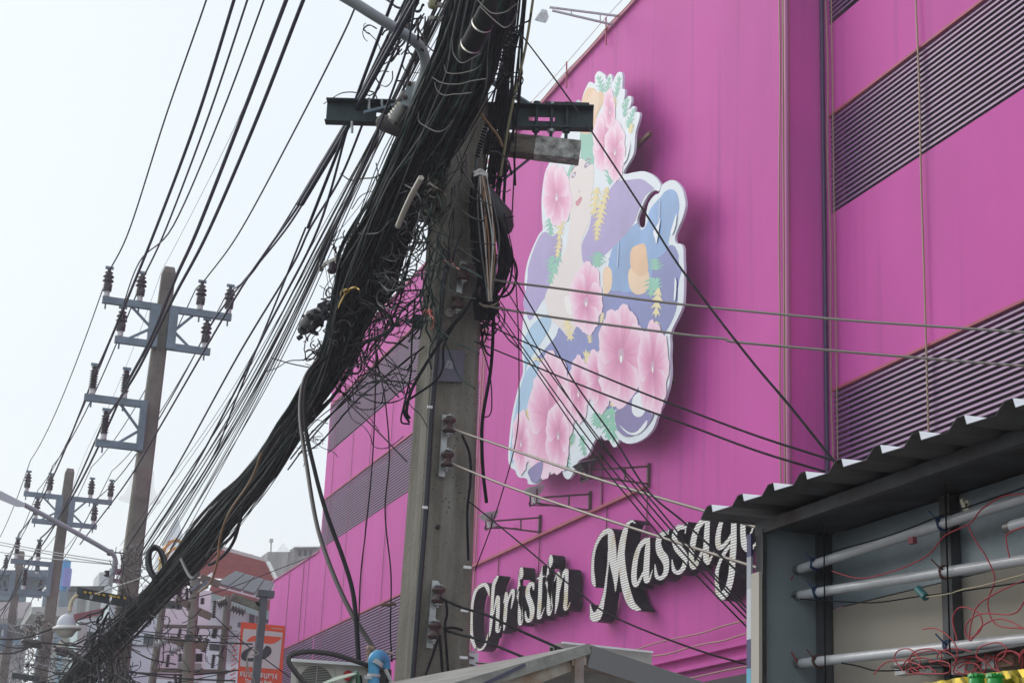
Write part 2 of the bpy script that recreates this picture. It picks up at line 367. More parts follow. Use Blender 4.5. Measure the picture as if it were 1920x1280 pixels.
def led_material():
    m = bpy.data.materials.new('led_face'); m.use_nodes = True; N = m.node_tree.nodes; L = m.node_tree.links; b = N['Principled BSDF']
    geo = N.new('ShaderNodeNewGeometry'); sep = N.new('ShaderNodeSeparateXYZ'); L.new(geo.outputs['Position'], sep.inputs[0])
    def wave(sock, freq, lo):
        a = N.new('ShaderNodeMath'); a.operation = 'MULTIPLY'; a.inputs[1].default_value = freq; L.new(sock, a.inputs[0])
        f = N.new('ShaderNodeMath'); f.operation = 'FRACT'; L.new(a.outputs[0], f.inputs[0])
        g = N.new('ShaderNodeMath'); g.operation = 'LESS_THAN'; g.inputs[1].default_value = lo; L.new(f.outputs[0], g.inputs[0]); return g.outputs[0]
    r = wave(sep.outputs[2], 1 / .047, .36); c = wave(sep.outputs[1], 1 / .055, .78)
    mu = N.new('ShaderNodeMath'); mu.operation = 'MULTIPLY'; L.new(r, mu.inputs[0]); L.new(c, mu.inputs[1])
    mx = N.new('ShaderNodeMixRGB'); L.new(mu.outputs[0], mx.inputs[0]); mx.inputs[1].default_value = (.88, .87, .84, 1); mx.inputs[2].default_value = (.07, .07, .06, 1)
    ns = N.new('ShaderNodeTexNoise'); ns.inputs['Scale'].default_value = 2.5; L.new(geo.outputs['Position'], ns.inputs['Vector'])
    rr = N.new('ShaderNodeValToRGB'); rr.color_ramp.elements[0].position = .55; rr.color_ramp.elements[1].position = .75; rr.color_ramp.elements[0].color = (1, 1, 1, 1); rr.color_ramp.elements[1].color = (.78, .68, .42, 1)
    L.new(ns.outputs['Fac'], rr.inputs[0]); m2 = N.new('ShaderNodeMixRGB'); m2.blend_type = 'MULTIPLY'; m2.inputs[0].default_value = 1
    L.new(mx.outputs[0], m2.inputs[1]); L.new(rr.outputs[0], m2.inputs[2]); L.new(m2.outputs[0], b.inputs['Base Color']); b.inputs['Roughness'].default_value = .5
    return m
LED = led_material()
c1 = lambda x, y: (860 + x / 5.818, 1020 + y / 5.818)
c2 = lambda x, y: (1090 + x / 5.12, 940 + y / 5.12)
XF = W - .37
WORD1 = {
 'C': [[(334,556,6),(315,480,20),(285,438,22),(232,455,19),(183,510,17),(153,620,15),(138,760,18),(132,880,22),(137,990,22),(160,1080,19),(196,1138,15),(245,1143,13),(285,1100,11),(307,1030,9),(318,975,5)]],
 'h': [[(425,350,12),(398,395,19),(380,450,19),(370,560,17),(362,700,17),(352,850,17),(340,960,11),(333,1005,5)],[(378,760,7),(402,640,10),(424,575,17),(430,600,20),(428,700,21),(422,850,20),(418,940,17),(440,945,8),(458,890,4)]],
 'r': [[(488,640,4),(503,575,7),(518,530,13),(520,570,19),(512,700,20),(505,800,19),(497,890,12),(490,938,5)],[(518,720,5),(542,600,9),(574,520,14),(595,500,15),(597,560,15),(585,630,11),(570,700,4)]],
 'i': [[(630,560,4),(652,500,9),(675,465,15),(672,560,20),(668,700,22),(664,820,22),(665,870,14),(685,860,8),(700,800,4)],[(685,262,16),(681,315,26),(678,362,18)]],
 's': [[(816,492,8),(808,432,17),(778,438,22),(753,490,23),(755,560,28),(780,630,32),(798,690,30),(800,760,24),(785,815,20),(752,830,21),(733,790,13),(726,725,5)]],
 't': [[(912,230,3),(905,290,8),(895,360,20),(890,450,22),(885,600,22),(875,740,22),(872,800,18),(895,790,10),(915,740,6),(935,690,4)],[(848,380,4),(890,362,14),(937,345,6)]],
 'ii': [[(945,420,4),(965,370,10),(989,340,16),(988,450,20),(985,600,22),(980,720,22),(985,765,14),(1005,740,8),(1025,690,4)],[(1006,130,17),(1002,185,27),(994,242,16)]],
 'n': [[(1040,405,4),(1065,340,8),(1088,310,14),(1090,370,20),(1082,500,20),(1072,620,19),(1060,705,10),(1050,755,4)],[(1098,520,5),(1120,400,10),(1150,310,17),(1175,285,21),(1178,350,20),(1172,480,22),(1168,600,22),(1160,675,22),(1165,712,12),(1190,690,8),(1216,628,4)]]}
WORD2 = {
 'M': [[(128,812,9),(115,760,20),(108,660,15),(112,540,14),(135,430,14),(180,340,17),(232,290,25),(278,290,28),(292,400,38),(302,560,38),(318,700,22),(325,800,10),(326,862,3)],
       [(327,860,3),(342,700,15),(362,520,18),(392,400,30),(415,300,26),(440,225,18),(480,185,13),(514,205,6)],
       [(400,380,28),(388,500,28),(395,640,34),(412,760,38),(440,880,40),(480,980,36),(530,1022,24),(563,1035,10)],
       [(262,480,10),(256,600,9),(242,720,10),(226,850,13),(205,950,18),(172,1060,34),(130,1108,46),(100,1065,18),(84,990,5)]],
 'a': [[(652,348,8),(605,378,24),(555,440,22),(525,530,24),(508,640,26),(505,740,27),(520,800,22),(552,765,14),(590,690,12),(615,640,8)],[(642,358,16),(635,450,25),(628,560,28),(622,680,29),(625,760,24),(655,735,11),(682,655,4)]],
 's': [[(838,262,4),(826,310,10),(797,300,22),(755,335,27),(738,400,27),(755,480,36),(795,540,40),(815,610,28),(805,690,24),(760,732,20),(725,718,20),(712,660,12),(706,600,4)]],
 'ss': [[(1020,195,3),(1000,250,9),(980,246,20),(935,245,26),(898,300,25),(895,370,28),(925,440,40),(975,510,40),(995,570,24),(975,640,22),(930,680,20),(890,660,19),(875,600,11),(869,550,4)],[(1001,250,6),(996,305,6)]],
 'aa': [[(1232,138,8),(1180,175,26),(1120,240,26),(1085,330,28),(1065,440,28),(1055,540,26),(1070,620,28),(1100,600,22),(1150,500,14),(1180,440,9)],[(1214,150,22),(1205,280,26),(1200,400,28),(1195,500,30),(1205,580,26),(1237,550,14),(1272,480,4)]],
 'g': [[(1400,105,14),(1350,180,19),(1322,270,23),(1310,370,26),(1322,438,26),(1365,420,20),(1410,370,16),(1435,320,10)],[(1466,90,26),(1463,250,27),(1460,400,30),(1450,560,30),(1440,700,30),(1408,830,32),(1352,905,40),(1318,880,30),(1300,800,20),(1300,680,18),(1328,580,15),(1380,480,18),(1425,420,12)]],
 'e': [[(1605,345,7),(1640,270,9),(1660,180,9),(1650,90,12),(1600,80,18),(1563,150,24),(1550,250,26),(1555,350,28),(1572,430,32),(1612,458,28),(1655,420,14),(1700,375,8),(1740,320,5)]]}
for word, cv, name, label in ((WORD1, c1, 'christin_lettering', 'black script channel letters reading Christin, small word nearest the pole'), (WORD2, c2, 'massage_lettering', 'black script channel letters reading Massage, larger word running behind the corrugated roof')):
    first = list(word.values())[0][0][0]
    q = P(*cv(first[0], first[1]), X=XF)
    root = empty(name, (XF, q.y, q.z - 1), label, 'sign lettering')
    for j, (k, st) in enumerate(word.items()):
        loops = contour_loops(st, 2.6)
        dx = (j % 2) * .006; x0 = XF + dx
        mp = lambda x, y, d, x0=x0, cv=cv: (lambda p: (p.x + d, p.y, p.z))(P(*cv(x, y), X=x0))
        org = P(*cv(st[0][0][0], st[0][0][1]), X=x0)
        b = MB(); b.poly(loops, thick=.29, mapf=mp)
        lo = b.build('letter', BLKM, root, origin=org)
        ins = contour_loops([[(x, y, max(r - 3.2, 1.2)) for x, y, r in s_] for s_ in st], 2.6)
        mp2 = lambda x, y, d, x0=x0, cv=cv: (lambda p: (p.x + d, p.y, p.z))(P(*cv(x, y), X=x0 - .012))
        MB().poly(ins, mapf=mp2, thick=.008).build('letter_face', LED, lo)
    # stand-off pegs that tie the letters to the wall
    for s_ in list(word.values())[::2]:
        a = P(*cv(s_[0][len(s_[0]) // 2][0], s_[0][len(s_[0]) // 2][1]), X=XF + .2)
        part('wall_peg', BLKM, root, lambda b: b.tube([a, (W + .01, a.y, a.z)], .02, 5))
# ------------------------------------------------------------------ flower cut-out sign
XM = W - .55
A = lambda x, y: (920 + x / 3.2, 100 + y / 3.2)
B = lambda x, y: (920 + x / 3.0475, 500 + y / 3.0475)
def am(s):
    v = [float(t) for t in s.replace(';', ' ').replace(',', ' ').split()]; return [(v[i], v[i + 1]) for i in range(0, len(v), 2)]
def pa(s): return [A(*q) for q in am(s)]
def pb(s): return [B(*q) for q in am(s)]
def closed(pts, seg=4):
    n = len(pts); out = []
    for i in range(n):
        a, b, c, d = [np.array(pts[(i + k) % n]) for k in (-1, 0, 1, 2)]
        for k in range(seg):
            t = k / seg; out.append(tuple(.5 * ((2 * b) + (c - a) * t + (2 * a - 5 * b + 4 * c - d) * t * t + (3 * b - a - 3 * c + d) * t ** 3)))
    return out
mural = empty('flower_lady_sign', P(1150, 900, X=XM), 'large cut-out board of a lady in pink flowers and blue robe on the wall', 'sign board')
outline = pa('500,350 508,300 525,280 540,300 558,240 575,200 592,172 612,178 625,183 626,135 648,108 672,120 688,134 693,160 712,125 728,135 733,172 747,140 765,115 785,116 792,150 790,213 803,215 805,250 798,288 825,258 842,262 843,300 828,338 855,318 866,325 866,355 884,352 895,365 890,400 868,480 862,570 848,625 795,720 860,714 920,708 980,735 1013,775 1020,800 1006,828 985,820 945,850 908,920 880,990 884,1030 905,1046 925,1035 930,985 938,935 952,890 985,850 1010,838 1030,790 1060,768 1090,760 1120,775 1150,815 1164,870 1168,920 1150,990 1120,1060 1105,1110 1115,1140 1140,1143 1155,1170 1157,1230') + \
 pb('1105,30 1103,160 1095,230 1070,290 1040,350 1025,400 1028,450 1025,520 1028,600 1018,680 990,770 955,850 930,920 890,970 840,1000 790,1010 755,1000 735,985 728,1005 716,1027 700,1028 685,1005 672,985 655,991 640,980 630,962 615,985 600,985 580,1020 565,1060 545,1085 505,1105 482,1150 465,1190 445,1212 425,1205 410,1175 402,1135 385,1150 350,1183 330,1182 312,1158 305,1145 295,1180 285,1220 268,1240 215,1240 210,1215 192,1205 165,1203 148,1185 140,1162 115,1145 100,1100 105,1000 120,860 145,740 160,680 185,600 180,500 178,400 190,260 205,200 195,130 195,60') + \
 pa('220,1255 250,1170 290,1085 312,1058 308,1000 305,900 310,820 325,720 350,660 375,600 405,540 430,480 470,420')
MATB = mat('printed_border', (.70, .77, .84), .45, var=.05, scale=2)
mpb = lambda x, y, d: (lambda p: (p.x + d, p.y, p.z))(P(x, y, X=XM))
MB().poly([closed(outline, 3)], mapf=mpb, thick=.05).build('board', MATB, mural)
layer = [0]
FILM = {}
def col(c, v=.10, sc=1.3):
    key = 'print_%02x%02x%02x' % tuple(int(x * 255) for x in c)
    return mat(key, c, .45, var=v, scale=sc)
def film(name, m, polys, smooth=3, step=True):
    if step: layer[0] += 1
    d = -.00009 * layer[0] - .002
    b = MB()
    if len(polys) > 1 and name not in ('vein_print', 'eye_print', 'highlight_print'):
        for pl in polys: layer[0] += .25; film(name, m, [pl], smooth, False)
        return
    for i_, pl in enumerate(polys):
        b.poly([closed(pl, smooth) if smooth > 1 else pl], mapf=lambda x, y, q, d=d - .00002 * i_: (lambda p: (p.x, p.y, p.z))(P(x, y, X=XM + d)))
    return b.build(name, m, mural, kind='stuff' if len(polys) > 1 else None)
c_lil = (.30, .24, .55); c_peri = (.12, .16, .46); c_sky = (.14, .33, .66); c_skin = (.74, .66, .65); c_green = (.12, .46, .35); c_yel = (.75, .62, .25)
c_or = (.74, .45, .24); c_pink = (.75, .23, .46); c_pkl = (.80, .41, .62); c_pkd = (.62, .16, .36); c_deep = (.15, .12, .36)
film('robe_print', col(c_peri, .18, .8), [pb('405,330 560,260 640,180 690,20 700,-60 1065,-20 1070,100 1065,220 1040,300 1002,372 985,430 960,700 700,820 600,760 450,700 340,600 232,575 300,480 370,400')])
film('sleeve_print', col(c_sky, .22, .7), [pa('1045,830 1080,815 1112,832 1130,890 1127,960 1092,1050 1068,1120 1072,1185 1118,1190 1124,1240 1050,1300 1000,1400 720,1420 722,1190 780,1120 830,1060 878,1018 905,1060 938,1020 950,950 985,900 1020,862')])
film('robe_print', col(c_peri, .15, .8), [pa('1075,1150 1120,1190 1126,1400 1020,1520 960,1400 985,1250 1040,1200'), pa('640,1500 720,1430 800,1440 780,1600 640,1640')])
film('sleeve_print', col((.30, .52, .74), .15, .8), [pb('328,270 345,320 310,400 230,520 200,600 250,540 300,560 265,650 225,800 200,900 150,1040 128,1120 112,1090 118,980 132,860 155,745 175,670 195,600 190,500 190,420 240,330')])
film('robe_print', col(c_lil, .16, .8), [pa('225,1282 260,1170 300,1088 335,1072 365,1098 410,1085 430,1150 400,1290 370,1400 300,1500 240,1600 215,1560 195,1500 212,1410 222,1340'), pa('745,775 830,760 905,755 955,788 978,815 930,852 893,930 868,1000 830,1060 780,1120 700,1195 640,1250 590,1275 548,1235 545,1150 590,1050 615,950 680,880')])
film('skin_print', col(c_skin, .04, .8), [pa('470,760 488,700 510,650 540,632 612,662 618,760 600,900 605,965 578,1055 550,1110 545,1190 556,1270 570,1330 520,1400 470,1290 400,1290 438,1200 460,1130 475,1000 466,880')])
film('skin_print', col(c_skin, .04, .8), [pb('380,-10 500,-20 512,60 505,120 470,170 530,225 520,300 485,350 450,405 405,360 345,300 318,230 312,165 345,90')])
film('skin_print', col((.82, .80, .80), .03), [pb('425,165 500,190 535,205 512,225 505,250 470,262 450,275 430,240')])
film('robe_print', col(c_lil, .1), [pb('468,130 478,60 505,130 500,175')])
film('hair_band_print', col(c_green, .10, 1.2), [pa('537,478 610,488 616,665 545,630 512,648 488,700 468,760 466,870 476,960 468,1005 452,1008 440,950 425,840 440,790 468,700 500,640 540,620')])
film('petal_print', col(c_or, .12, 1), [pa('525,340 548,280 580,210 622,212 640,238 662,228 682,262 668,312 640,372 615,470 540,478 510,400')])
film('petal_print', col((.80, .56, .36), .1, 1), [pa('600,240 640,235 650,300 610,400 560,460 545,400'), pb('790,20 860,-40 905,40 900,130 840,160 795,120'), pb('655,0 690,20 690,120 650,160 640,60')])
film('petal_print', col(c_or, .1, 1), [pa('842,1180 880,1150 925,1145 938,1215 945,1290 930,1330 880,1330 840,1280')])
# face
INK = col((.20, .13, .22), .05); LIP = col((.55, .12, .20), .05)
film('eye_print', INK, [pa('484,742 492,720 508,710 512,722 500,745 488,750'), pa('560,680 572,655 592,652 598,665 580,680 568,690'), pa('482,708 500,678 518,668 520,674 502,686 488,710'), pa('566,645 585,628 603,640 600,646 584,636 570,650')], 2)
film('eye_print', col((.55, .55, .75), .05), [pa('488,736 495,722 505,720 502,738'), pa('570,672 578,660 590,660 584,674')], 2)
film('mouth_print', LIP, [pa('508,895 522,880 540,860 548,870 540,895 520,918')], 3)
film('nose_print', col((.62, .45, .45), .03), [pa('524,832 534,820 540,826 532,838')], 2)
# flowers
rf = random.Random(5)
PETM = bpy.data.materials.new('petal_ink'); PETM.use_nodes = True
_a = PETM.node_tree.nodes.new('ShaderNodeAttribute'); _a.attribute_name = 'print'; PETM.node_tree.links.new(_a.outputs['Color'], PETM.node_tree.nodes['Principled BSDF'].inputs['Base Color']); PETM.node_tree.nodes['Principled BSDF'].inputs['Roughness'].default_value = .45
def flower(cx, cy, rx, ry, n=5, rot=0, open_=1., side=None):
    layer[0] += 1; base = layer[0]
    R = math.radians
    pet = []; edge = []; vein = []; tips = []
    for k in range(n):
        a = rot + 360 / n * k; L = 1 + rf.uniform(-.12, .16); wd = 360 / n * .74
        pts = [(0, 0)]
        m_ = 17
        for t in range(m_ + 1):
            f = t / m_; ang = R(a - wd + 2 * wd * f); prof = L * (1 - .34 * abs(2 * f - 1) ** 3)  * (1 + .035 * math.sin(t * 1.15 + k * 1.7) + .02 * math.sin(t * 2.6 + k))
            pts.append((math.cos(ang) * prof, math.sin(ang) * prof))
        def tr(ps, s=1.): return [(cx + x * rx * s, cy + y * ry * s) for x, y in ps]
        edge.append(tr(pts)); pet.append(tr([(0, 0)] + [(x * .972, y * .972) for x, y in pts[1:]]))
        inner = [(0, 0)] + [(math.cos(R(a + d)) * q, math.sin(R(a + d)) * q) for d, q in ((-wd * .42, .45), (-wd * .3, .66), (0, .78), (wd * .3, .62), (wd * .42, .42))]
        tips.append(tr(inner))
        for d in (-wd * .35, -wd * .05, wd * .3):
            q = rf.uniform(.55, .8); a1 = R(a + d)
            nx_, ny_ = -math.sin(a1) * .006, math.cos(a1) * .006
            vein.append(tr([(math.cos(a1) * .12 + nx_, math.sin(a1) * .12 + ny_), (math.cos(a1 + .06) * q * .6 + nx_, math.sin(a1 + .06) * q * .6 + ny_), (math.cos(a1) * q, math.sin(a1) * q), (math.cos(a1 + .06) * q * .6 - nx_, math.sin(a1 + .06) * q * .6 - ny_), (math.cos(a1) * .12 - nx_, math.sin(a1) * .12 - ny_)]))
    fl = None
    for k in range(n):     # petals overlap one another; the print shades from the heart to a pale rim
        layer[0] += 2; d = -.00009 * layer[0] - .002; o_ = edge[k]; m_ = len(o_) - 1
        vs = []; cs = []; rings = (0.03, .2, .4, .6, .8, .93, 1.0); tone = rf.uniform(-.06, .06)
        for q in rings:
            for t in range(m_):
                x = cx + (o_[t + 1][0] - cx) * q; y = cy + (o_[t + 1][1] - cy) * q; p = P(x, y, X=XM + d); vs.append(tuple(p))
                v_ = .5 + .5 * math.cos(t * 2.2 + k); mid = 1 - abs(2 * t / (m_ - 1) - 1)
                g = min(1, max(0, q * 1.12 - .16 * mid * v_ + tone))
                lo_, md_, hi_ = (.52, .10, .30), (.76, .27, .50), (.86, .62, .76)
                c_ = tuple(a + (b_ - a) * (g / .5) for a, b_ in zip(lo_, md_)) if g < .5 else tuple(a + (b_ - a) * ((g - .5) / .5) ** 1.3 for a, b_ in zip(md_, hi_))
                if t in (0, m_ - 1): c_ = tuple(z * .9 for z in c_)
                cs.append(c_)
        fs = [(r_ * m_ + t, r_ * m_ + t + 1, (r_ + 1) * m_ + t + 1, (r_ + 1) * m_ + t) for r_ in range(len(rings) - 1) for t in range(m_ - 1)]
        b = MB().add(vs, fs); ob = b.build('petal_print', PETM, mural)
        at = ob.data.color_attributes.new('print', 'FLOAT_COLOR', 'POINT')
        for z, c_ in enumerate(cs): at.data[z].color = (*c_, 1)
    layer[0] += 1; film('vein_print', col((.66, .17, .38), .1), vein, 2, False)
    layer[0] += 1; film('flower_heart_print', col((.55, .30, .45), .1), [[(cx + math.cos(t * .785) * rx * .13, cy + math.sin(t * .785) * ry * .13) for t in range(8)]], 2, False)
    layer[0] += 1; film('stamen_print', col((.85, .82, .80), .05), [[(cx + math.cos(t * .785) * rx * .05, cy + ry * .07 + math.sin(t * .785) * ry * .07) for t in range(8)]], 2, False)
def leaf(poly_list, c=c_green):
    out = []
    for (x, y, dx, dy, w_) in poly_list:      # serrated frond: stem from x,y to x+dx,y+dy
        L = math.hypot(dx, dy); ux, uy = dx / L, dy / L; vx, vy = -uy, ux; pts = []
        n = 4; T = [rf.uniform(.75, 1.25) for _ in range(2 * n)]
        def q(a, b_): return (x + ux * L * a + vx * w_ * b_, y + uy * L * a + vy * w_ * b_)
        for i in range(n): f = 1.45 * (1 - .7 * abs(i / n - .25)) * T[i]; pts += [q(i / n + .02, .22), q((i + 1.35) / n, f), q((i + 1.0) / n, .34 * f)]
        pts.append((x + dx * 1.18, y + dy * 1.18))
        for i in reversed(range(n)): f = 1.45 * (1 - .7 * abs(i / n - .25)) * T[n + i]; pts += [q((i + 1.0) / n, -.34 * f), q((i + 1.35) / n, -f), q(i / n + .02, -.22)]
        out.append(pts)
    film('leaf_print', col(c, .12, 2), out, 1)
def lf(conv, L): return [(*conv(x, y), dx / 3.1, dy / 3.1, w_ / 3.1) for x, y, dx, dy, w_ in L]
leaf(lf(A, [(672, 235, -25, -85, 18), (690, 250, 20, -95, 15), (750, 265, 18, -110, 16), (800, 385, 15, -100, 16), (822, 440, 35, -95, 15), (830, 450, 0, -45, 22), (790, 330, 30, -50, 12), (520, 340, -2, -50, 7), (335, 740, -5, 110, 9), (355, 985, 5, 95, 22), (715, 790, -10, -110, 20), (375, 1215, -20, 80, 26), (650, 1190, -20, 80, 36), (415, 1180, -25, 120, 18)]))
leaf(lf(B, [(370, -20, -30, 110, 22), (610, 0, 10, -60, 30), (940, 20, 0, -60, 40), (925, 60, -10, 100, 34), (945, 150, 8, -80, 22), (560, 640, 10, -60, 20), (500, 620, -20, -20, 25), (660, 800, -50, 110, 26), (690, 800, 10, 180, 34), (650, 850, 20, 120, 26), (600, 830, -5, 70, 22), (520, 960, 15, 110, 20), (245, 1050, 0, 110, 30), (270, 1060, -10, 80, 16), (430, 1050, 5, 100, 22), (470, 950, -10, 60, 20)]), (.16, .50, .36))
leaf(lf(A, [(742, 330, 2, -60, 12), (835, 480, 10, -50, 16), (640, 800, -20, 150, 24), (700, 800, -25, 120, 22), (665, 900, -12, 110, 30), (640, 1010, -5, 100, 22), (430, 980, -20, 130, 20), (415, 1120, -15, 90, 18)]), c_yel)
leaf(lf(B, [(960, 120, -15, 150, 26), (945, 310, 0, 60, 26), (555, 640, -10, -150, 20), (545, 560, 20, -60, 16), (635, 520, 0, -70, 18), (690, 680, 5, 110, 24), (430, 300, 30, 110, 26), (560, 370, 8, 60, 16), (640, 260, -10, 60, 14), (630, 160, -10, 70, 10), (205, 810, 5, 60, 14), (190, 920, 25, -60, 10), (445, 960, -15, 110, 18), (240, 520, 70, 20, 12)]), (.78, .66, .33))
flower(*A(395, 860), 26, 58, 5, 20)
flower(*A(690, 530), 26, 62, 5, -80); flower(*A(745, 590), 22, 52, 5, -60)
flower(*A(715, 350), 12, 38, 3, -120)
flower(*B(545, 200), 33, 66, 5, -75)
flower(*B(620, 640), 24, 58, 5, -70); flower(*B(500, 720), 22, 62, 5, 60)
flower(*B(745, 505), 47, 104, 5, -70)
film('sphere_print', col(c_deep, .2, 1), [pb('872,640 912,700 900,790 962,760 935,832 915,880 870,935 820,962 768,968 728,935 712,880 715,822 762,800 830,712')])
film('highlight_print', col((.78, .82, .88), .04), [pb('806,795 815,745 850,715 890,720 892,790 870,845 840,858 812,838'), pb('735,902 790,945 838,938 892,875 885,915 838,958 780,950')])
flower(*B(925, 570), 27, 84, 5, -85)
flower(*B(340, 870), 46, 112, 5, -80)
film('robe_print', col(c_deep, .15), [pb('215,1160 296,1108 292,1180 268,1232 235,1228 222,1200')])
flower(*B(172, 1005), 17, 58, 5, -60); flower(*B(385, 960), 24, 66, 5, 70)
film('highlight_print', col((.80, .84, .90), .04), [pa('975,1070 1005,1020 1018,985 1010,1050 995,1140 985,1110'), pa('1078,1080 1098,1010 1116,960 1110,1030 1090,1085'), pa('800,640 828,560 826,510 834,560 815,640 790,665'), pb('1052,60 1062,90 1056,180 1046,190 1050,120')], 2)
film('seam_print', col((.55, .58, .68), .03), [pa('765,1130 768,1130 760,1280 757,1280'), pa('1012,880 1015,880 1010,1000 1007,1000')], 1)
# frame behind the board that fixes it to the wall
fr = empty('wall_frame', (XM + .2, P(1150, 500, X=XM).y, 8), parent=mural)
for (px, py) in ((1172, 250), (1180, 420), (1245, 470), (1232, 700), (1010, 860), (1105, 250), (1100, 850), (1020, 540), (1150, 640), (1190, 800)):
    a = P(px, py, X=XM + .08)
    part('strut', COPE if px % 2 else mat('rusted_strut', (.16, .09, .07), .8, var=.3, scale=8), fr, lambda b: b.bar((XM + .088, a.y + .25, a.z), (W - .004, a.y + .25, a.z), .09, .09))
for z in (16.0, 13.6, 11.0):
    y0, y1 = (29.6, 31.6) if z > 12 else (31, 37)
    part('rail', MATS['rusted_strut'], fr, lambda b: b.bar((XM + .16, y0, z), (XM + .16, y1, z), .08, .08))

# ------------------------------------------------------------------ spotlights on lattice arms
def spotlight(pw, ph, label, Xw=W, up_=1, dark=False, roof=False):
    a = P(pw[0], pw[1], X=Xw); h = P(ph[0], ph[1], Y=a.y); drop = P(pw[0], pw[2], X=Xw).z
    root = empty('spotlight', (Xw, a.y, min(a.z, drop)), label, 'spotlight', 'floodlights on bracket arms on the pink building')
    zt, zb = a.z, drop; tip = Vector((h.x, a.y, (zb + .02)))
    if roof: tip = Vector((h.x, a.y, zt + .10))
    m = mat('rusty_arm_steel', (.10, .055, .06), .7, var=.3, scale=10)
    part('bracket_arm', m, root, lambda b: b.bar((Xw - .02, a.y, zt), tip + V(0, 0, .10), .035, .035).bar((Xw - .02, a.y, zb), tip, .035, .035)
         .bar(V(Xw - .02, a.y, zt) * .62 + (tip + V(0, 0, .1)) * .38, V(Xw - .02, a.y, zb) * .62 + tip * .38, .03, .03))
    part('wall_plate', m, root, lambda b: b.bar((Xw - .03, a.y, zb - .06), (Xw - .03, a.y, zt + .06), .06, .06, (1, 0, 0)))
    s = .19
    hm = mat('dark_lamp_housing', (.03, .035, .035), .5) if dark else mat('pale_lamp_housing', (.50, .51, .50), .5, var=.1)
    rot = Matrix.Rotation(math.radians(-16 if not roof else 20), 3, 'Y')
    hc = Vector((h.x, a.y, h.z))
    ho = part('lamp_head', hm, root, lambda b: (b.hexa([hc + rot @ Vector(q) for q in ((-.10, -.12, -.10), (.10, -.12, -.10), (.10, .12, -.10), (-.10, .12, -.10), (-s, -s * 1.15, .05), (s, -s * 1.15, .05), (s, s * 1.15, .05), (-s, s * 1.15, .05))]), b.box(hc + rot @ V(0, 0, -.2), (.14, .16, .14), rot)))
    part('glass', mat('lamp_glass', (.40, .42, .42), .15), ho, lambda b: b.box(hc + rot @ V(0, 0, .057), (s * 1.7, s * 2.0, .012), rot))
    part('yoke', m, root, lambda b: b.bar(hc + V(0, -.2, 0), hc + V(0, -.2, -.3), .03, .02).bar(hc + V(0, .2, 0), hc + V(0, .2, -.3), .03, .02).bar(hc + V(0, -.22, -.3), hc + V(0, .22, -.3), .03, .02))
    part('flex', BLACK, root, lambda b: b.tube(spline([hc + V(0, .1, -.15), hc + V(-.05, .12, -.28), tip + V(.05, 0, -.05), tip + V(.7, .02, .02)], 6), .012, 5))
spotlight((1015, 970, 997), (917, 966), 'lowest spotlight on a bracket arm, nearest the concrete pole')
spotlight((1109, 926, 956), (1001, 919), 'middle spotlight on a bracket arm, just under the scalloped foot of the flower sign')
spotlight((1219, 874, 907), (1098, 872), 'black spotlight on a bracket arm, rightmost of the three above the lettering', dark=True)
ar = P(1165, 22, X=W)
root = empty('spotlight', (W, ar.y, TOPM), 'square spotlight reaching out over the roof edge against the sky', 'spotlight', 'floodlights on bracket arms on the pink building')
hd = P(1018, 25, Y=ar.y); e1 = P(1163, 31, Y=ar.y); e2 = P(1150, 47, Y=ar.y)
part('bracket_arm', GALV, root, lambda b: b.bar(P(1030, 14, Y=ar.y), e1, .04, .04).bar(P(1035, 20, Y=ar.y), e2, .04, .04).bar(P(1071, 18, Y=ar.y), P(1071, 30, Y=ar.y), .03, .03).bar(P(1125, 25, Y=ar.y), P(1125, 42, Y=ar.y), .03, .03).bar(e1, (W + .05, ar.y, TOPM + .1), .04, .04))
ho = part('lamp_head', GALV, root, lambda b: b.hexa([P(1002, 38, Y=ar.y - .22), P(1024, 43, Y=ar.y - .22), P(1029, 32, Y=ar.y + .22), P(1007, 27, Y=ar.y + .22), P(1014, 22, Y=ar.y - .12), P(1022, 24, Y=ar.y - .12), P(1025, 19, Y=ar.y + .12), P(1016, 17, Y=ar.y + .12)]))
part('glass', MATS['lamp_glass'], ho, lambda b: b.add([P(1004, 39.0, Y=ar.y - .19), P(1022, 43.5, Y=ar.y - .19), P(1027, 33.5, Y=ar.y + .19), P(1009, 28.8, Y=ar.y + .19)], [(0, 1, 2, 3)]))
# ------------------------------------------------------------------ wires
def px_curve(pts, seg=8): return spline(pts, seg)
def wire_pts(pts, X=None, Ya=None, Yb=None, seg=8):
    """pts in photo pixels; on the plane X = const, or running from depth Ya to depth Yb (straight in depth)"""
    q = spline([p[:2] for p in pts], seg)
    if X is not None: return [P(a, b, X=X) for a, b in q]
    L = [0]
    for i in range(1, len(q)): L.append(L[-1] + math.hypot(q[i][0] - q[i - 1][0], q[i][1] - q[i - 1][1]))
    out = []
    for (a, b), l in zip(q, L):
        t = l / L[-1]; y = 1 / ((1 - t) / Ya + t / Yb); out.append(P(a, b, Y=y))
    return out
def wire(label, pts, r, m=BLACK, name='overhead_wire', cat='wire', group=None, sides=5, **k):
    b = MB().tube(wire_pts(pts, **k), r, sides); return b.build(name, m, None, label, cat, group)

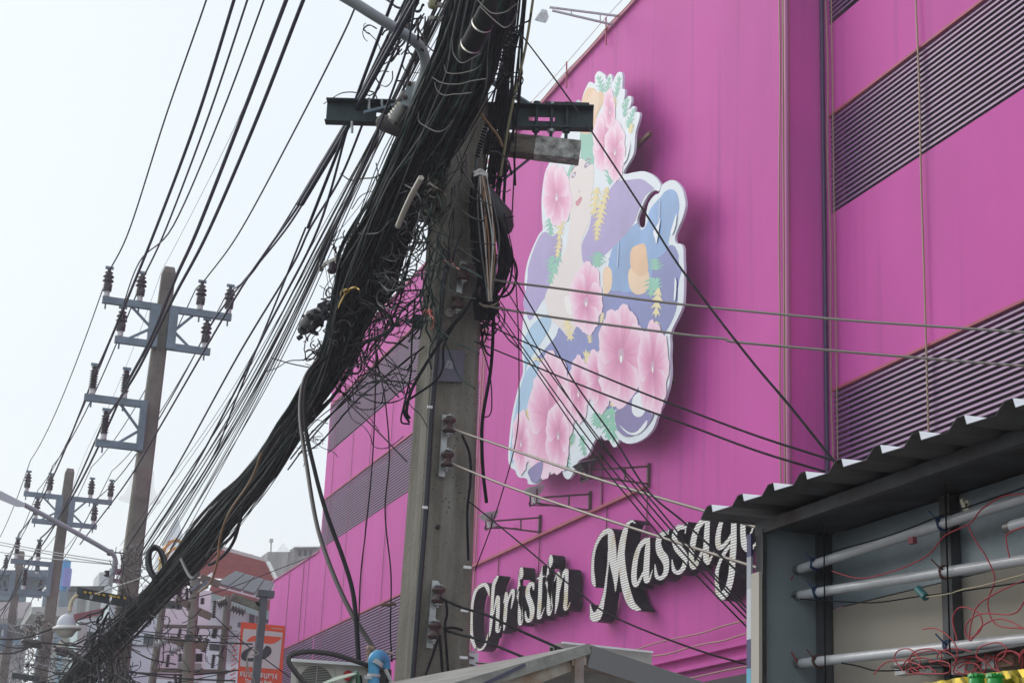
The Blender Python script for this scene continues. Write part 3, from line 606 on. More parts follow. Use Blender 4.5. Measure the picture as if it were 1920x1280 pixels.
# ------------------------------------------------------------------ concrete power poles with blue-grey brackets
def insulator(parent, p, kind=0):
    """pin insulator standing on p"""
    prof = ([(0, .045), (.10, .05)],) ; root_m = PORC
    b = MB()
    if kind == 0: b.lathe(p + V(0, 0, .10), (0, 0, 1), [(0, .075), (.12, .082), (.15, .05), (.17, .095), (.19, .095), (.22, .05), (.25, .095), (.27, .09), (.30, .045), (.33, .075), (.35, .05), (.36, .03), (.40, .035), (.41, .0)], 12)
    else:
        pr = [(0, .06)]
        for i in range(7): pr += [(.02 + i * .045, .05), (.035 + i * .045, .075), (.045 + i * .045, .05)]
        b.lathe(p + V(0, 0, .10), (0, 0, 1), pr + [(.36, .045), (.37, .06), (.39, .03), (.41, .0)], 12)
    o = b.build('insulator', root_m, parent)
    part('insulator_collar', PORCW, o, lambda b: b.lathe(p, (0, 0, 1), [(0, .055), (.10, .05), (.101, .01)], 10))
    part('insulator_pin', STEELB, o, lambda b: b.tube([p + V(0, 0, .003), p + V(0, 0, -.22)], .016, 5).box(p + V(0, 0, .52), (.14, .03, .05)))
    return o
def P29(px, py): return P(px, py, Y=29)
def big_pole(label):
    top = P29(320, 503); xb = 3.30
    root = empty('power_pole', (xb, 29, 0), label, 'power pole', 'concrete power poles along the street')
    def cx(z): return xb + (3.53 - xb) * z / top.z
    def shaft(b):
        zs = [0, top.z - .10, top.z]; rs = [.20, .115, .085]
        ring = []
        for z, h in zip(zs, rs):
            c = .25 * h; x = cx(z)
            ring.append([(x + a, 29 + e, z) for a, e in ((-h + c, -h), (h - c, -h), (h, -h + c), (h, h - c), (h - c, h), (-h + c, h), (-h, h - c), (-h, -h + c))])
        vs = sum(ring, [])
        b.add(vs, [(i * 8 + k, i * 8 + (k + 1) % 8, i * 8 + 8 + (k + 1) % 8, i * 8 + 8 + k) for i in range(2) for k in range(8)] + [tuple(range(16, 24))])
    part('pole_shaft', CONCF, root, shaft)
    part('bolt_hole', mat('dark_hole', (.03, .028, .025), .9), root, lambda b: [b.box((cx(z) + .01, 28.999 - (.20 - .0074 * z) + .012, z), (.022, .02, .022)) for z in np.arange(5.4, 11.3, .28)], kind='stuff')
    z1, z2, z3, z4 = 10.62, 9.95, 8.88, 8.13
    def arm(x0, x1, z, y=28.80): return part('crossarm', STEELB, root, lambda b: b.mm((x0, y - .04, z - .06), (x1, y + .04, z + .06)))
    xL, xR = cx(10.3) - .14, cx(10.3) + .14
    arm(2.44, xL + .05, z1); arm(xR - .05, 4.66, z1); arm(2.72, xL + .04, z2); arm(xR - .05, 4.35, z2)
    arm(2.33, 3.32, z3); arm(2.60, 3.30, z4)
    for a, b_, q, e in ((xL - .11, xL + .06, z2 - .05, z1 + .05), (xR - .06, xR + .09, z2 - .05, z1 + .05), (3.27, 3.38, z4 - .06, z3 + .06)):
        part('bracket_plate', STEELB, root, lambda b: b.mm((a, 28.735, q), (b_, 28.87, e)))
    for p0, p1 in (((2.95, z1 - .05), (xL - .05, z1 - .38)), ((2.95, z2 + .05), (xL - .05, z1 - .38)), ((xR + .05, z1 - .38), (4.0, z1 - .05)), ((xR + .05, z1 - .38), (3.98, z2 + .05)), ((2.95, z3 - .05), (3.30, z3 - .45)), ((2.98, z4 + .05), (3.30, z3 - .45))):
        part('brace', STEELB, root, lambda b: b.bar((p0[0], 28.82, p0[1]), (p1[0], 28.82, p1[1]), .02, .045))
    for x, z, k in ((2.50, z1, 0), (3.06, z1, 0), (4.10, z1, 0), (4.60, z1, 0), (2.80, z2, 0), (4.25, z2, 0), (2.45, z3, 1), (2.98, z3, 1), (2.72, z4, 1)):
        insulator(root, V(x, 28.80, z + .062), k)
    # low fittings: spool racks on the shaft
    for z, s_ in ((6.35, -1), (6.0, -1), (5.7, 1), (5.35, 1)):
        part('spool_insulator', PORC, root, lambda b: b.lathe((cx(z) + s_ * .38, 28.9, z - .06), (0, 0, 1), [(0, .04), (.02, .06), (.05, .03), (.08, .06), (.10, .04)], 8).bar((cx(z), 28.9, z), (cx(z) + s_ * .38, 28.9, z), .02, .02))
    return root
p2r = big_pole('tall grey concrete pole with blue-grey brackets, nearest behind the cable bundle')
spots = [((3.52, 45.2, 0), 'second concrete pole with blue-grey brackets, left of the tall one, above the dome lamp', 0.0),
         ((3.42, 60.2, .15), 'concrete pole with brackets at the far left edge, in front of the blue roofs', 0.0),
         ((3.40, 77, 0), 'farthest concrete pole with brackets at the left border of the picture', 0.0)]
for loc, lab, rz in spots:
    c = copy_tree(p2r); c.location = (loc[0] - (3.53 - 3.30), loc[1], loc[2] - .35); c['label'] = lab

# high voltage wires from the tall pole towards the viewer, and on to the next poles
HV = [((203, 512), 2.50, [(244, 427), (312, 215), (387, 0), (420, -110)], .013, 'outermost left high voltage wire reaching the top left insulator'),
      ((265, 528), 3.06, [(312, 427), (392, 215), (464, 0), (500, -110)], .016, 'third high voltage wire from the left, ending at the second top insulator'),
      ((223, 597), 2.80, [(262, 490), (325, 427 - 4), (415, 215), (495, 0), (534, -110)], .012, 'fourth high voltage wire from the left, ending at the middle left insulator'),
      ((175, 708), 2.45, [(214, 620), (293, 427), (372, 215), (439, 0), (474, -110)], .021, 'thick high voltage wire passing left of the pole to the ribbed upper insulator'),
      ((236, 722), 2.98, [(285, 630), (330, 520), (372, 427), (455, 215), (537, 0), (580, -110)], .026, 'thickest high voltage wire crossing in front of the tall pole'),
      ((193, 792), 2.72, [(255, 700), (312, 585), (335, 540), (394, 427), (485, 215), (569, 0), (616, -110)], .021, 'thick high voltage wire crossing the tall pole to the lowest ribbed insulator'),
      ((367, 542), 4.10, [(390, 517), (454, 427), (560, 230), (640, 72), (672, 0), (720, -110)], .013, 'high voltage wire sloping to the third top insulator, right of the pole'),
      ((425, 551), 4.60, [(470, 515), (528, 427), (590, 325), (650, 225), (700, 130), (770, 0), (830, -110)], .013, 'high voltage wire sloping to the rightmost top insulator'),
      ((388, 620), 4.25, [(430, 560), (538, 427), (597, 330), (655, 230), (712, 125), (781, -5), (840, -110)], .016, 'high voltage wire sloping to the middle right insulator')]
nextpt = {0: (62, 893), 1: (99, 898), 2: (73, 945), 3: (42, 1020), 4: (82, 1024), 5: (54, 1072), 6: (164, 906), 7: (203, 910), 8: (178, 957)}
INS = ['top left outer', 'top left inner', 'middle left', 'upper ribbed outer', 'upper ribbed inner', 'lowest ribbed', 'top right inner', 'top right outer', 'middle right']
for i, (ins, X, rest, r, lab) in enumerate(HV):
    wire(lab, [ins] + rest, r * .95, mat('hv_wire', (.035, .04, .065), .65, spec=.25), X=X, group=None)
    a = P(ins[0], ins[1], X=X)
    base = P29(ins[0], ins[1])
    # the next span, sagging between the two poles
    b_ = a + V(0, 16.2, .02); n = 16; pts = []
    for k in range(n + 1):
        t = k / n; p = a.lerp(b_, t); p.z -= 4 * .42 * t * (1 - t); pts.append(p)
    MB().tube(pts, r * .8, 5).build('overhead_wire', MATS['hv_wire'], None, 'high voltage wire sagging back to the second bracket pole from the %s insulator' % INS[i], 'wire', 'high voltage wires between the first two bracket poles')
    c_ = b_ + V(-.1, 15, -.05); pts = []
    for k in range(n + 1):
        t = k / n; p = b_.lerp(c_, t); p.z -= 4 * .40 * t * (1 - t); pts.append(p)
    MB().tube(pts, r * .8, 4).build('overhead_wire', MATS['hv_wire'], None, 'high voltage wire sagging from the second to the third bracket pole, %s insulator' % INS[i], 'wire', 'high voltage wires between the second and third bracket poles')
    b2 = c_ + V(0, 17, -.15); pts = [c_.lerp(b2, t) + V(0, 0, -1.4 * t * (1 - t)) for t in np.linspace(0, 1, 10)]
    MB().tube(pts, r * .8, 4).build('overhead_wire', MATS['hv_wire'], None, 'high voltage wire beyond the third bracket pole, %s insulator line' % INS[i], 'wire', 'high voltage wires at the far left')
wire('hair-thin earth wire running to the tip of the tall pole', [(303, 508), (346, 427), (430, 260), (480, 145), (540, 0), (580, -110)], .0035, GREYC, X=3.45)
wire('hair-thin earth wire hanging from the pole tip down to the left', [(303, 508), (290, 545), (255, 640), (205, 760), (160, 850), (120, 960)], .0035, GREYC, X=3.40)

# ------------------------------------------------------------------ the big near pole
MY = 11.7
mp = empty('concrete_pole', (3.5, MY, 0), 'huge stained concrete pole in the middle, buried in black cables', 'power pole')
def main_shaft(b):
    zs = [0, .8, 2.86, 5.0, 6.9, 9.0, 12]
    ring = []
    for z in zs:
        h = (.51 - .024 * z) / 2; c = .03; x = 3.515
        hx, hy = h * .93, h * 1.28
        rot = Matrix.Rotation(math.radians(-3), 3, 'Z')
        ring += [V(x, MY, z) + rot @ V(a, e, 0) for a, e in ((-hx + c, -hy), (hx - c, -hy), (hx, -hy + c), (hx, hy - c), (hx - c, hy), (-hx + c, hy), (-hx, hy - c), (-hx, -hy + c))]
    b.add(ring, [(i * 8 + k, i * 8 + (k + 1) % 8, i * 8 + 8 + (k + 1) % 8, i * 8 + 8 + k) for i in range(len(zs) - 1) for k in range(8)] + [tuple(range(48, 56))])
part('pole_shaft', CONC, mp, main_shaft)
FY = MY - .275      # front face depth (about) at working height
def PF(px, py, off=0.): return P(px, py, Y=FY + .011 * (P(px, py, Y=FY).z - 4) * 1.0 - off)
# dark cable duct strapped on the edge between the two faces
part('edge_duct', mat('black_duct', (.012, .014, .02), .5), mp, lambda b: b.tube([PF(x, y, .03) for x, y in ((838, 470), (822, 620), (808, 790), (798, 960), (785, 1120), (772, 1290), (760, 1420))], .020, 6))
part('edge_duct', MATS['black_duct'], mp, lambda b: b.tube([PF(x, y, -.10) for x, y in ((886, 860), (880, 960), (876, 1060), (872, 1160), (869, 1270), (864, 1400))], .030, 8))
for x, y in ((797, 951), (806, 763), (876, 1063), (871, 1144), (869, 1232), (866, 1269)):
    part('cable_clip', WHITE, mp, lambda b: b.box(PF(x, y, .055), (.035 if x < 850 else .055, .02, .018)))
part('bolt_hole', MATS['dark_hole'], mp, lambda b: b.lathe(PF(820, 988, -.015), (0, -1, 0), [(0, .0), (.001, .015), (.03, .015), (.031, 0)], 10))
part('round_stamp', mat('stamp_ring', (.30, .29, .27), .9), mp, lambda b: b.lathe(PF(841, 588, -.02), (0, -1, 0), [(0, .03), (.03, .035), (.036, .03), (.03, .018), (.028, .0)], 14))
sg = part('number_plate', mat('violet_grey_plate', (.105, .10, .14), .6, var=.1), mp, lambda b: b.hexa([PF(x, y, o) for o in (.004, .018) for x, y in ((817, 714), (868, 716), (872, 657), (819, 655))]))
part('sticker', mat('grey_sticker', (.26, .26, .28), .5), sg, lambda b: b.hexa([PF(x, y, o) for o in (.0185, .021) for x, y in ((834, 689), (848, 692), (850, 678), (839, 674))]))
part('sticker_mark', mat('sticker_mark_ink', (.12, .12, .14), .5), sg, lambda b: b.hexa([PF(x, y, o) for o in (.0215, .022) for x, y in ((839, 687), (841, 688), (846, 680), (844, 679))]))
# pitted aggregate on the left arris
pit = MB(); rp = random.Random(3)
for k in range(150):
    y = rp.uniform(520, 1280); x = 803 - (y - 520) * .040 + rp.gauss(0, 3.5)
    p = P(x - 14, y, Y=FY + .11); s_ = rp.uniform(.006, .018)
    p.x = 3.515 - (.51 - .024 * p.z) / 2 * .93 - .003
    pit.box(p, (s_ * .5, s_ * 1.5, s_ * rp.uniform(1, 2.4)))
pit.build('pitted_aggregate', mat('exposed_aggregate', (.44, .43, .40), .9, var=.5, scale=30), mp, kind='stuff')
# spool racks
def rack(px, py, px2, py2, spools, label=None):
    a, b_ = PF(px, py, .012), PF(px2, py2, .012)
    r_ = part('spool_rack', GALV, mp, lambda b: b.bar(a, b_, .045, .012, (0, 1, 0)))
    for (sx, sy) in spools:
        c = PF(sx, sy, .075)
        part('spool_insulator', mat('dark_brown_spool', (.05, .022, .02), .35), r_, lambda b: b.lathe(c - V(0, 0, .055), (0, 0, 1), [(0, .03), (.008, .046), (.03, .046), (.045, .026), (.065, .026), (.08, .046), (.102, .046), (.11, .03)], 14))
        part('spool_bracket', GALV, r_, lambda b: b.bar(c + V(0, .07, .066), c + V(.0, -.03, .066), .04, .006).bar(c + V(0, .07, -.066), c + V(0, -.03, -.066), .04, .006).tube([c + V(0, 0, -.085), c + V(0, 0, .085)], .008, 6))
    return r_
rack(835, 778, 828, 893, [(842, 797), (839, 861)])
rack(816, 1088, 805, 1214, [(822, 1115), (815, 1182)])
rack(868, 490, 856, 580, [(869, 512), (858, 566)])
# small studs
part('step_bolt', mat('rust_bolt', (.12, .07, .05), .7), mp, lambda b: b.tube([P(716, 1134, Y=11.7), P(742, 1132, Y=11.7)], .012, 6))
part('side_bracket', STEELD, mp, lambda b: b.box(P(783, 603, Y=11.6), (.07, .07, .09)).tube([P(766, 602, Y=11.5), P(784, 604, Y=11.6)], .018, 6))
# the white beacon box on the right side
bx = empty('meter_box', P(884, 1262, Y=11.75), 'clear plastic junction box hanging on the right edge of the concrete pole', 'junction box')
part('cover', mat('clear_plastic', (.55, .56, .58), .12), bx, lambda b: b.hexa([P(x, y, Y=Y_) for Y_ in (11.58, 11.80) for x, y in ((875, 1256), (893, 1262), (898, 1224), (877, 1223))]))
for a_, b_, c_, d_ in ((880, 1231, 889, 1233), (881, 1245, 890, 1248), (879, 1254, 891, 1257)):
    part('printed_circuit', mat('circuit_dark', (.10, .07, .07), .5), bx, lambda b: b.bar(P(a_, b_, Y=11.572), P(c_, d_, Y=11.572), .01, .012))
part('grip_loop', LIGHTC, bx, lambda b: b.tube(wire_pts([(873, 1205), (878, 1218), (890, 1221), (894, 1212)], Ya=11.6, Yb=11.6), .007, 5))

# steel channel crossarm and the weathered beam below it
xl, xr = P(613, 204, Y=12.05), P(1112, 236, Y=11.35)
zc = (xl.z + xr.z) / 2; xl.z = zc - .01; xr.z = zc + .01
def channel(b):   # C section with slots suggested by gaps between plates
    d = (xr - xl).normalized(); n = V(0, 0, 1); s_ = d.cross(n).normalized()
    hw = .085
    def at(t, u, v): return xl + d * t + n * u + s_ * v
    L = (xr - xl).length
    def plate(t0, t1, u0, u1, v0, v1): b.hexa([at(t, u, v) for v in (v0, v1) for t, u in ((t0, u0), (t1, u0), (t1, u1), (t0, u1))])
    holes = [(.42, .035), (1.66, .10), (2.06, .022), (.92, .03)]
    holes = sorted(h for h in holes if h[0] < L - .05); t = 0
    for hc, hw_ in holes:
        plate(t, hc - hw_, -hw, hw, 0, .012); plate(hc - hw_, hc + hw_, .018, hw, 0, .012); plate(hc - hw_, hc + hw_, -hw, -.018, 0, .012); t = hc + hw_
    plate(t, L, -hw, hw, 0, .012)
    plate(0, L, hw, hw + .010, 0, .09); plate(0, L, -hw - .010, -hw, 0, .09)
ca = empty('steel_crossarm', xl, 'dark steel channel bolted across the big concrete pole', 'crossarm')
part('channel', STEELD, ca, channel)
dxn = (xr - xl).normalized()
for px, py in ((1012, 215), (1037, 220), (1062, 224)):
    c = xl + dxn * ((P(px, py, Y=11.38).x - xl.x) / dxn.x); c.y -= .05
    bo = part('clamp_bolt', STEELD, ca, lambda b: b.tube([c + V(0, 0, .13), c + V(0, 0, -.22)], .014, 8))
    part('nut', GALV if px == 1037 else STEELD, bo, lambda b: b.lathe(c + V(0, 0, .098), (0, 0, 1), [(0, .03), (.025, .03)], 6).lathe(c + V(0, 0, -.125), (0, 0, 1), [(0, .03), (.025, .03)], 6))
part('tie_bar', STEELD, ca, lambda b: b.bar(xl + dxn * 1.66 + V(0, -.06, .11), xl + dxn * 2.0 + V(0, -.06, .11), .03, .02))
part('brace', STEELB, ca, lambda b: b.bar(P(914, 148, Y=11.9), P(1003, 204, Y=11.6), .015, .06, (0, 1, 0)))
part('brace', STEELB, ca, lambda b: b.bar(P(900, 372, Y=11.9), P(1000, 292, Y=11.5), .015, .065, (0, 1, 0)))
part('brace', STEELB, ca, lambda b: b.bar(P(682, 212, Y=11.8), P(770, 190, Y=11.7), .02, .05, (0, 1, 0)))
for px, py in ((692, 196), (716, 198), (714, 240), (660, 240)):
    part('clamp_bolt', GALV, ca, lambda b: b.tube([P(px, py - 12, Y=11.82), P(px, py + 9, Y=11.82)], .011, 6))
bm1, bm2 = P(868, 262, Y=11.62), P(1087, 287, Y=11.3)
beam = empty('wooden_beam', bm1, 'weathered beam with peeling white end, below the steel channel', 'beam')
dd = (bm2 - bm1)
part('timber', WOOD, beam, lambda b: b.bar(bm1, bm1 + dd * .62, .13, .15))
part('painted_end', BEAMW, beam, lambda b: b.bar(bm1 + dd * .6195, bm2, .134, .154))
# street lamp arm
la = empty('street_lamp', P(770, 190, Y=11.3), 'grey curved street lamp arm leaving the picture at the top left', 'street lamp')
part('lamp_arm', PIPEG, la, lambda b: b.tube(wire_pts([(776, 205), (784, 170), (795, 140), (797, 112), (786, 86), (758, 64), (700, 28), (655, 0), (560, -55)], Ya=11.35, Yb=10.6), .040, 12))
part('mounting_plate', PIPEG, la, lambda b: b.hexa([P(x, y, Y=Y_) for Y_ in (11.32, 11.36) for x, y in ((752, 195), (778, 205), (790, 150), (764, 156))]))
for px, py in ((767, 158), (759, 184)): part('bolt', mat('rust_bolt2', (.09, .06, .055), .7), la, lambda b: b.lathe(P(px, py, Y=11.325), (0, -1, 0), [(0, .018), (.02, .018), (.022, 0)], 8))
# porcelain cutout left of the pole
cu = empty('porcelain_fuse', P(745, 210, Y=11.5), 'ribbed white porcelain fuse clamped on the left half of the steel channel', 'insulator')
ax = P(760, 195, Y=11.4) - P(728, 235, Y=11.4)
part('body', mat('glazed_cream', (.42, .41, .37), .25), cu, lambda b: b.lathe(P(733, 228, Y=11.42), ax, [(0, .03)] + sum([[(.02 + i * .03, .032), (.035 + i * .03, .055)] for i in range(5)], []) + [(.18, .03)], 12))
part('hood', mat('fuse_hood', (.06, .05, .05), .6), cu, lambda b: b.lathe(P(752, 205, Y=11.45), ax, [(0, .02), (.01, .07), (.12, .08), (.14, .02)], 12).lathe(P(706, 226, Y=11.5), (1, 0, -.15), [(0, .02), (.02, .06), (.2, .075), (.3, .05), (.31, .01)], 10))
# small bracket with cups, top left of the pole
sb = empty('drop_wire_bracket', P(800, 25, Y=11.6), 'small pale bracket with spliced wires near the top edge', 'bracket')
for y0 in (8, 34): part('flat_bar', mat('pale_steel', (.34, .33, .30), .6), sb, lambda b: b.bar(P(804, y0, Y=11.5), P(838, y0 + 3, Y=11.55), .03, .03))
part('spool', mat('yellowish_spool', (.30, .29, .16), .5), sb, lambda b: b.lathe(P(812, 16, Y=11.5), (0, 0, 1), [(0, .02), (.01, .04), (.05, .03), (.06, .04), (.07, .02)], 10))
# ------------------------------------------------------------------ the great cable bundle
CL = [(935, -110, 72), (918, -30, 74), (900, 50, 74), (884, 110, 70), (848, 180, 66), (812, 250, 66), (780, 310, 62), (742, 390, 58), (715, 450, 62), (690, 510, 66), (668, 560, 62), (650, 615, 48), (628, 670, 40), (604, 715, 37), (570, 765, 37), (543, 805, 38), (508, 860, 38), (474, 905, 40), (432, 955, 44), (392, 1005, 46), (345, 1060, 42), (300, 1110, 36), (262, 1150, 32), (215, 1195, 34), (160, 1255, 40), (120, 1310, 44)]
XB = 3.18
C3 = [P(x, y, X=XB) for x, y, r in CL]
# screen half-width -> metres (half the bundle's height seen from the side)
HW = []
for i, (x, y, r) in enumerate(CL):
    a, b_ = CL[max(i - 1, 0)], CL[min(i + 1, len(CL) - 1)]
    t = np.array([b_[0] - a[0], b_[1] - a[1]], float); t /= np.linalg.norm(t); n_ = np.array([-t[1], t[0]])
    q = P(x + n_[0] * r, y + n_[1] * r, Y=C3[i].y); HW.append((q - C3[i]).length * (.90 if i < 9 else .92 if i < 14 else .74))
def strands(idx, n, rr, m, name, label, seed, fill=1.0, jump=0, kind='stuff', cat='cables', spread=1.0, core=False):
    rs = random.Random(seed); b = MB(); lo, hi = idx
    rc = random.Random(99); CLU = [(rc.uniform(0, 6.28), rc.uniform(.25, .72), rc.uniform(0, 6), rc.uniform(-.12, .12)) for _ in range(8)]
    for k in range(n):
        cl_ = CLU[k % 8] if rs.random() < .72 else None
        a0 = rs.uniform(0, 2 * math.pi); q = math.sqrt(rs.uniform(.0, 1)) * fill if not core else math.sqrt(rs.random()) * .8
        ph, ph2, fr_ = rs.uniform(0, 6), rs.uniform(0, 6), rs.uniform(.25, .7); drift = rs.uniform(-1.0, 1.0)
        i0 = lo if rs.random() > jump else rs.randint(lo, hi - 4); i1 = hi if rs.random() > jump else rs.randint(i0 + 4, hi)
        pts = []
        for i in range(i0, i1 + 1):
            t = i * fr_; aa = a0 + drift * .25 * i; rad = q * (1 + .22 * math.sin(t + ph)) * spread
            u = math.cos(aa) * rad + .17 * math.sin(t * 1.7 + ph2); v = math.sin(aa) * rad + .15 * math.sin(t * 2.1 + ph)
            if cl_:
                ca = cl_[0] + cl_[3] * i + .35 * math.sin(i * .5 + cl_[2]); w8 = 1.0 if i > 9 else .6
                u = u * .36 + math.cos(ca) * cl_[1] * w8 + (u * .5 if i <= 9 else 0); v = v * .36 + math.sin(ca) * cl_[1] * w8 + (v * .5 if i <= 9 else 0)
            c = C3[i]; h = HW[i]
            pts.append((c.x + u * h * .75, c.y + v * h * .35, c.z + v * h * .98))
        b.tube(spline(pts, 3), rr * rs.uniform(.5, 1.7), 5)
    return b.build(name, m, None, label, cat, None, kind)
N_ = len(CL) - 1
strands((0, N_), 135, .0105, BLACK, 'cable_bundle', 'thick rope of countless black cables running down from the top past the concrete pole', 11)
strands((0, N_), 95, .0095, GREENB, 'cable_bundle', 'greenish black cables woven into the thick cable rope', 12)
strands((0, N_), 90, .005, GREYC, 'cable_bundle', 'grey cables and painted light glints woven into the thick cable rope', 13, fill=1.06, jump=.3)  # real grey cables, plus thin grey strands standing in for light glints
strands((2, 16), 14, .003, LIGHTC, 'cable_bundle', 'thin pale wires lying on the thick cable rope', 14, fill=1.12, jump=.8)
strands((3, N_ - 2), 26, .005, BLACK, 'loose_cables', 'loose thin black wires straying around the thick cable rope', 15, fill=1.55, jump=.8)
strands((7, 13), 40, .0065, BLACK, 'loose_cables', 'black wires puffed out where the cable rope is knotted', 16, fill=1.3, jump=.5)
# splice closure with two steel rings, lying along the rope
sc = empty('splice_closure', P(890, 60, X=3.06), 'black cylindrical splice closure with two bright steel rings on the cable rope', 'splice closure')
cpts = [P(922, -10, X=2.98), P(914, 25, X=2.98), P(877, 95, X=2.98), P(868, 110, X=2.98)]
part('tube_body', mat('closure_rubber', (.012, .015, .015), .65, spec=.15), sc, lambda b: b.tube(cpts, [.03, .068, .068, .03], 16))
for (x, y) in ((905, 43), (884, 82)):
    c = P(x, y, X=2.98); ax = nrm(cpts[1] - cpts[2])
    part('steel_ring', mat('bright_steel', (.45, .44, .41), .35, metal=.6), sc, lambda b: b.lathe(c - Vector(ax) * .012, ax, [(0, .069), (0, .073), (.016, .073), (.016, .069)], 20))
# tie loops slung round the rope
TIES = [([(848, 75), (850, 100), (865, 118), (885, 110), (902, 100)], 'upper grey tie loop slung under the cable rope'),
        ([(833, 122), (838, 136), (860, 138), (890, 131), (902, 121)], 'grey tie loop slung round the cable rope above the steel channel'),
        ([(810, 145), (830, 156), (860, 158), (885, 152), (912, 148)], 'long grey tie loop slung round the cable rope beside the fuse'),
        ([(815, 155), (820, 170), (833, 179), (850, 177), (868, 176), (885, 174)], 'sagging grey tie loop, lowest above the steel channel'),
        ([(784, 210), (786, 228), (803, 240), (822, 247), (838, 240), (848, 226)], 'ochre tie loop slung round the cable rope below the steel channel'),
        ([(895, 0), (915, 20), (930, 26), (950, 22), (968, 8)], 'pale tie loop at the very top of the cable rope'),
        ([(900, 12), (918, 30), (935, 45), (948, 52), (962, 42), (970, 20)], 'longer pale tie loop at the top of the cable rope')]
for t, lab in TIES: wire(lab, t, .004, mat('tie_grey', (.08, .077, .068), .7, spec=.3), name='cable_tie', cat='cable tie', X=2.82)
# lumpy black splice box at the left of the rope
rs = random.Random(4); b = MB()
ctr = [P(568, 618, X=3.0), P(585, 600, X=3.0), P(602, 588, X=3.0), P(618, 574, X=3.0)]
b.tube(spline(ctr, 5), [.045 + .035 * math.sin(k * .25 + .4) + rs.uniform(-.012, .012) for k in range(16)], 9)
for k in range(60):
    c = ctr[0].lerp(ctr[3], rs.random()) + V(rs.gauss(0, .03), rs.gauss(0, .02), rs.gauss(0, .045)); b.box(c, (rs.uniform(.02, .06), .03, rs.uniform(.02, .06)), Matrix.Rotation(rs.uniform(0, 3), 3, V(rs.random(), rs.random(), 1)))
b.build('taped_splice', mat('taped_rubber', (.02, .022, .03), .7, var=.4, scale=20, bump=.5), None, 'lumpy black taped splice bulging from the left of the cable rope', 'splice')
# cross bar with clamp left of the rope
wb = empty('outrigger_bar', P(610, 495, X=3.05), 'small greenish bar with clamp poking left out of the cable knot', 'bracket')
part('bar', mat('olive_bar', (.11, .11, .09), .6), wb, lambda b: b.bar(P(600, 500, X=3.05), P(636, 482, X=3.05), .02, .028))
part('clamp', MATS['olive_bar'], wb, lambda b: b.box(P(602, 500, X=3.05), (.03, .03, .08)).box(P(632, 485, X=3.05), (.03, .03, .06)))
part('spool', PORC, wb, lambda b: b.lathe(P(622, 512, X=3.05), (0, 0, 1), [(0, .03), (.02, .045), (.05, .03), (.08, .045), (.1, .02)], 10))

# ------------------------------------------------------------------ tangles: loops of wire between the rope and the pole
def tangle(regions, n, rr, m, name, label, seed, lo=25, hi=95, depth=.25, X=3.3, kind='stuff', curl=1.0, dirb=None):
    rs = random.Random(seed); b = MB()
    tot = [abs(r[2]) for r in regions]
    for k in range(n):
        cx, cy, w_, h_ = rs.choices(regions, tot)[0]
        x, y = cx + rs.gauss(0, w_ * .5), cy + rs.gauss(0, h_ * .5); d = rs.uniform(0, 6.28) if dirb is None else dirb + rs.gauss(0, .6)
        L = rs.uniform(lo, hi); n_ = rs.randint(5, 9); turn = rs.uniform(-1.1, 1.1) * curl; xx = X + rs.uniform(-depth, depth); pts = []
        for i in range(n_):
            p = P(x, y, X=xx); pts.append((p.x, p.y, p.z)); st = L / n_
            x += math.cos(d) * st; y += math.sin(d) * st + 1.5; d += turn + rs.gauss(0, .35); xx += rs.uniform(-.05, .05)
        b.tube(spline(pts, 4), rr * rs.uniform(.6, 1.4), 4, cap=False)
    return b.build(name, m, None, label, 'wires', None, kind)
R1 = [(745, 470, 40, 50), (765, 420, 35, 50), (720, 540, 45, 40), (700, 600, 45, 40), (670, 650, 40, 40), (760, 350, 25, 60), (735, 500, 50, 60)]
tangle(R1, 120, .0045, BLACK, 'tangled_wires', 'dense tangle of thin black wire loops between the cable rope and the pole', 21, 50, 190)
tangle(R1, 34, .008, BLACK, 'tangled_wires', 'thicker black cables looping between the cable rope and the pole', 22, 50, 130)
tangle([(765, 400, 30, 80), (720, 520, 40, 50)], 36, .006, GREYC, 'tangled_wires', 'grey wires lost in the tangle beside the pole', 23, 50, 120)
tangle([(640, 540, 30, 50), (620, 600, 28, 45), (600, 660, 25, 40), (650, 480, 30, 50)], 48, .006, BLACK, 'tangled_wires', 'black wire ends curling around the knot of the cable rope', 24, 20, 60, X=3.1)
tangle([(655, 690, 35, 25), (640, 720, 30, 25), (690, 650, 35, 30)], 26, .0055, BLACK, 'tangled_wires', 'sagging black wire loops against the pink louvres', 25, 80, 200, curl=.7)
tangle([(590, 820, 30, 25), (575, 800, 20, 30)], 16, .004, BLACK, 'tangled_wires', 'black wire ends hanging below the lower cable rope', 26, 20, 60, X=3.2, curl=.4)
tangle([(780, 330, 22, 60), (800, 380, 18, 60)], 40, .012, mat('dusty_brown_cable', (.09, .075, .055), .8), 'tangled_wires', 'dusty brown cable clump on the left face of the pole', 27, 40, 90, X=3.30, depth=.1, dirb=1.6)
tangle([(800, 340, 20, 90), (820, 480, 22, 70), (800, 560, 16, 40)], 46, .006, GREENB, 'tangled_wires', 'thin dark wires stapled down the big pole face', 28, 60, 220, X=3.22, depth=.05, dirb=1.75, curl=.25)
tangle([(650, 545, 6, 4)], 6, .005, YELC, 'tangled_wires', 'yellow and orange wire ends in the cable knot', 29, 12, 40, X=2.9)
tangle([(845, 490, 6, 3), (800, 580, 6, 8)], 7, .004, mat('coral_flex', (.6, .12, .10), .5), 'tangled_wires', 'coral red wire ties on the concrete pole', 30, 12, 40, X=3.15, depth=.03)
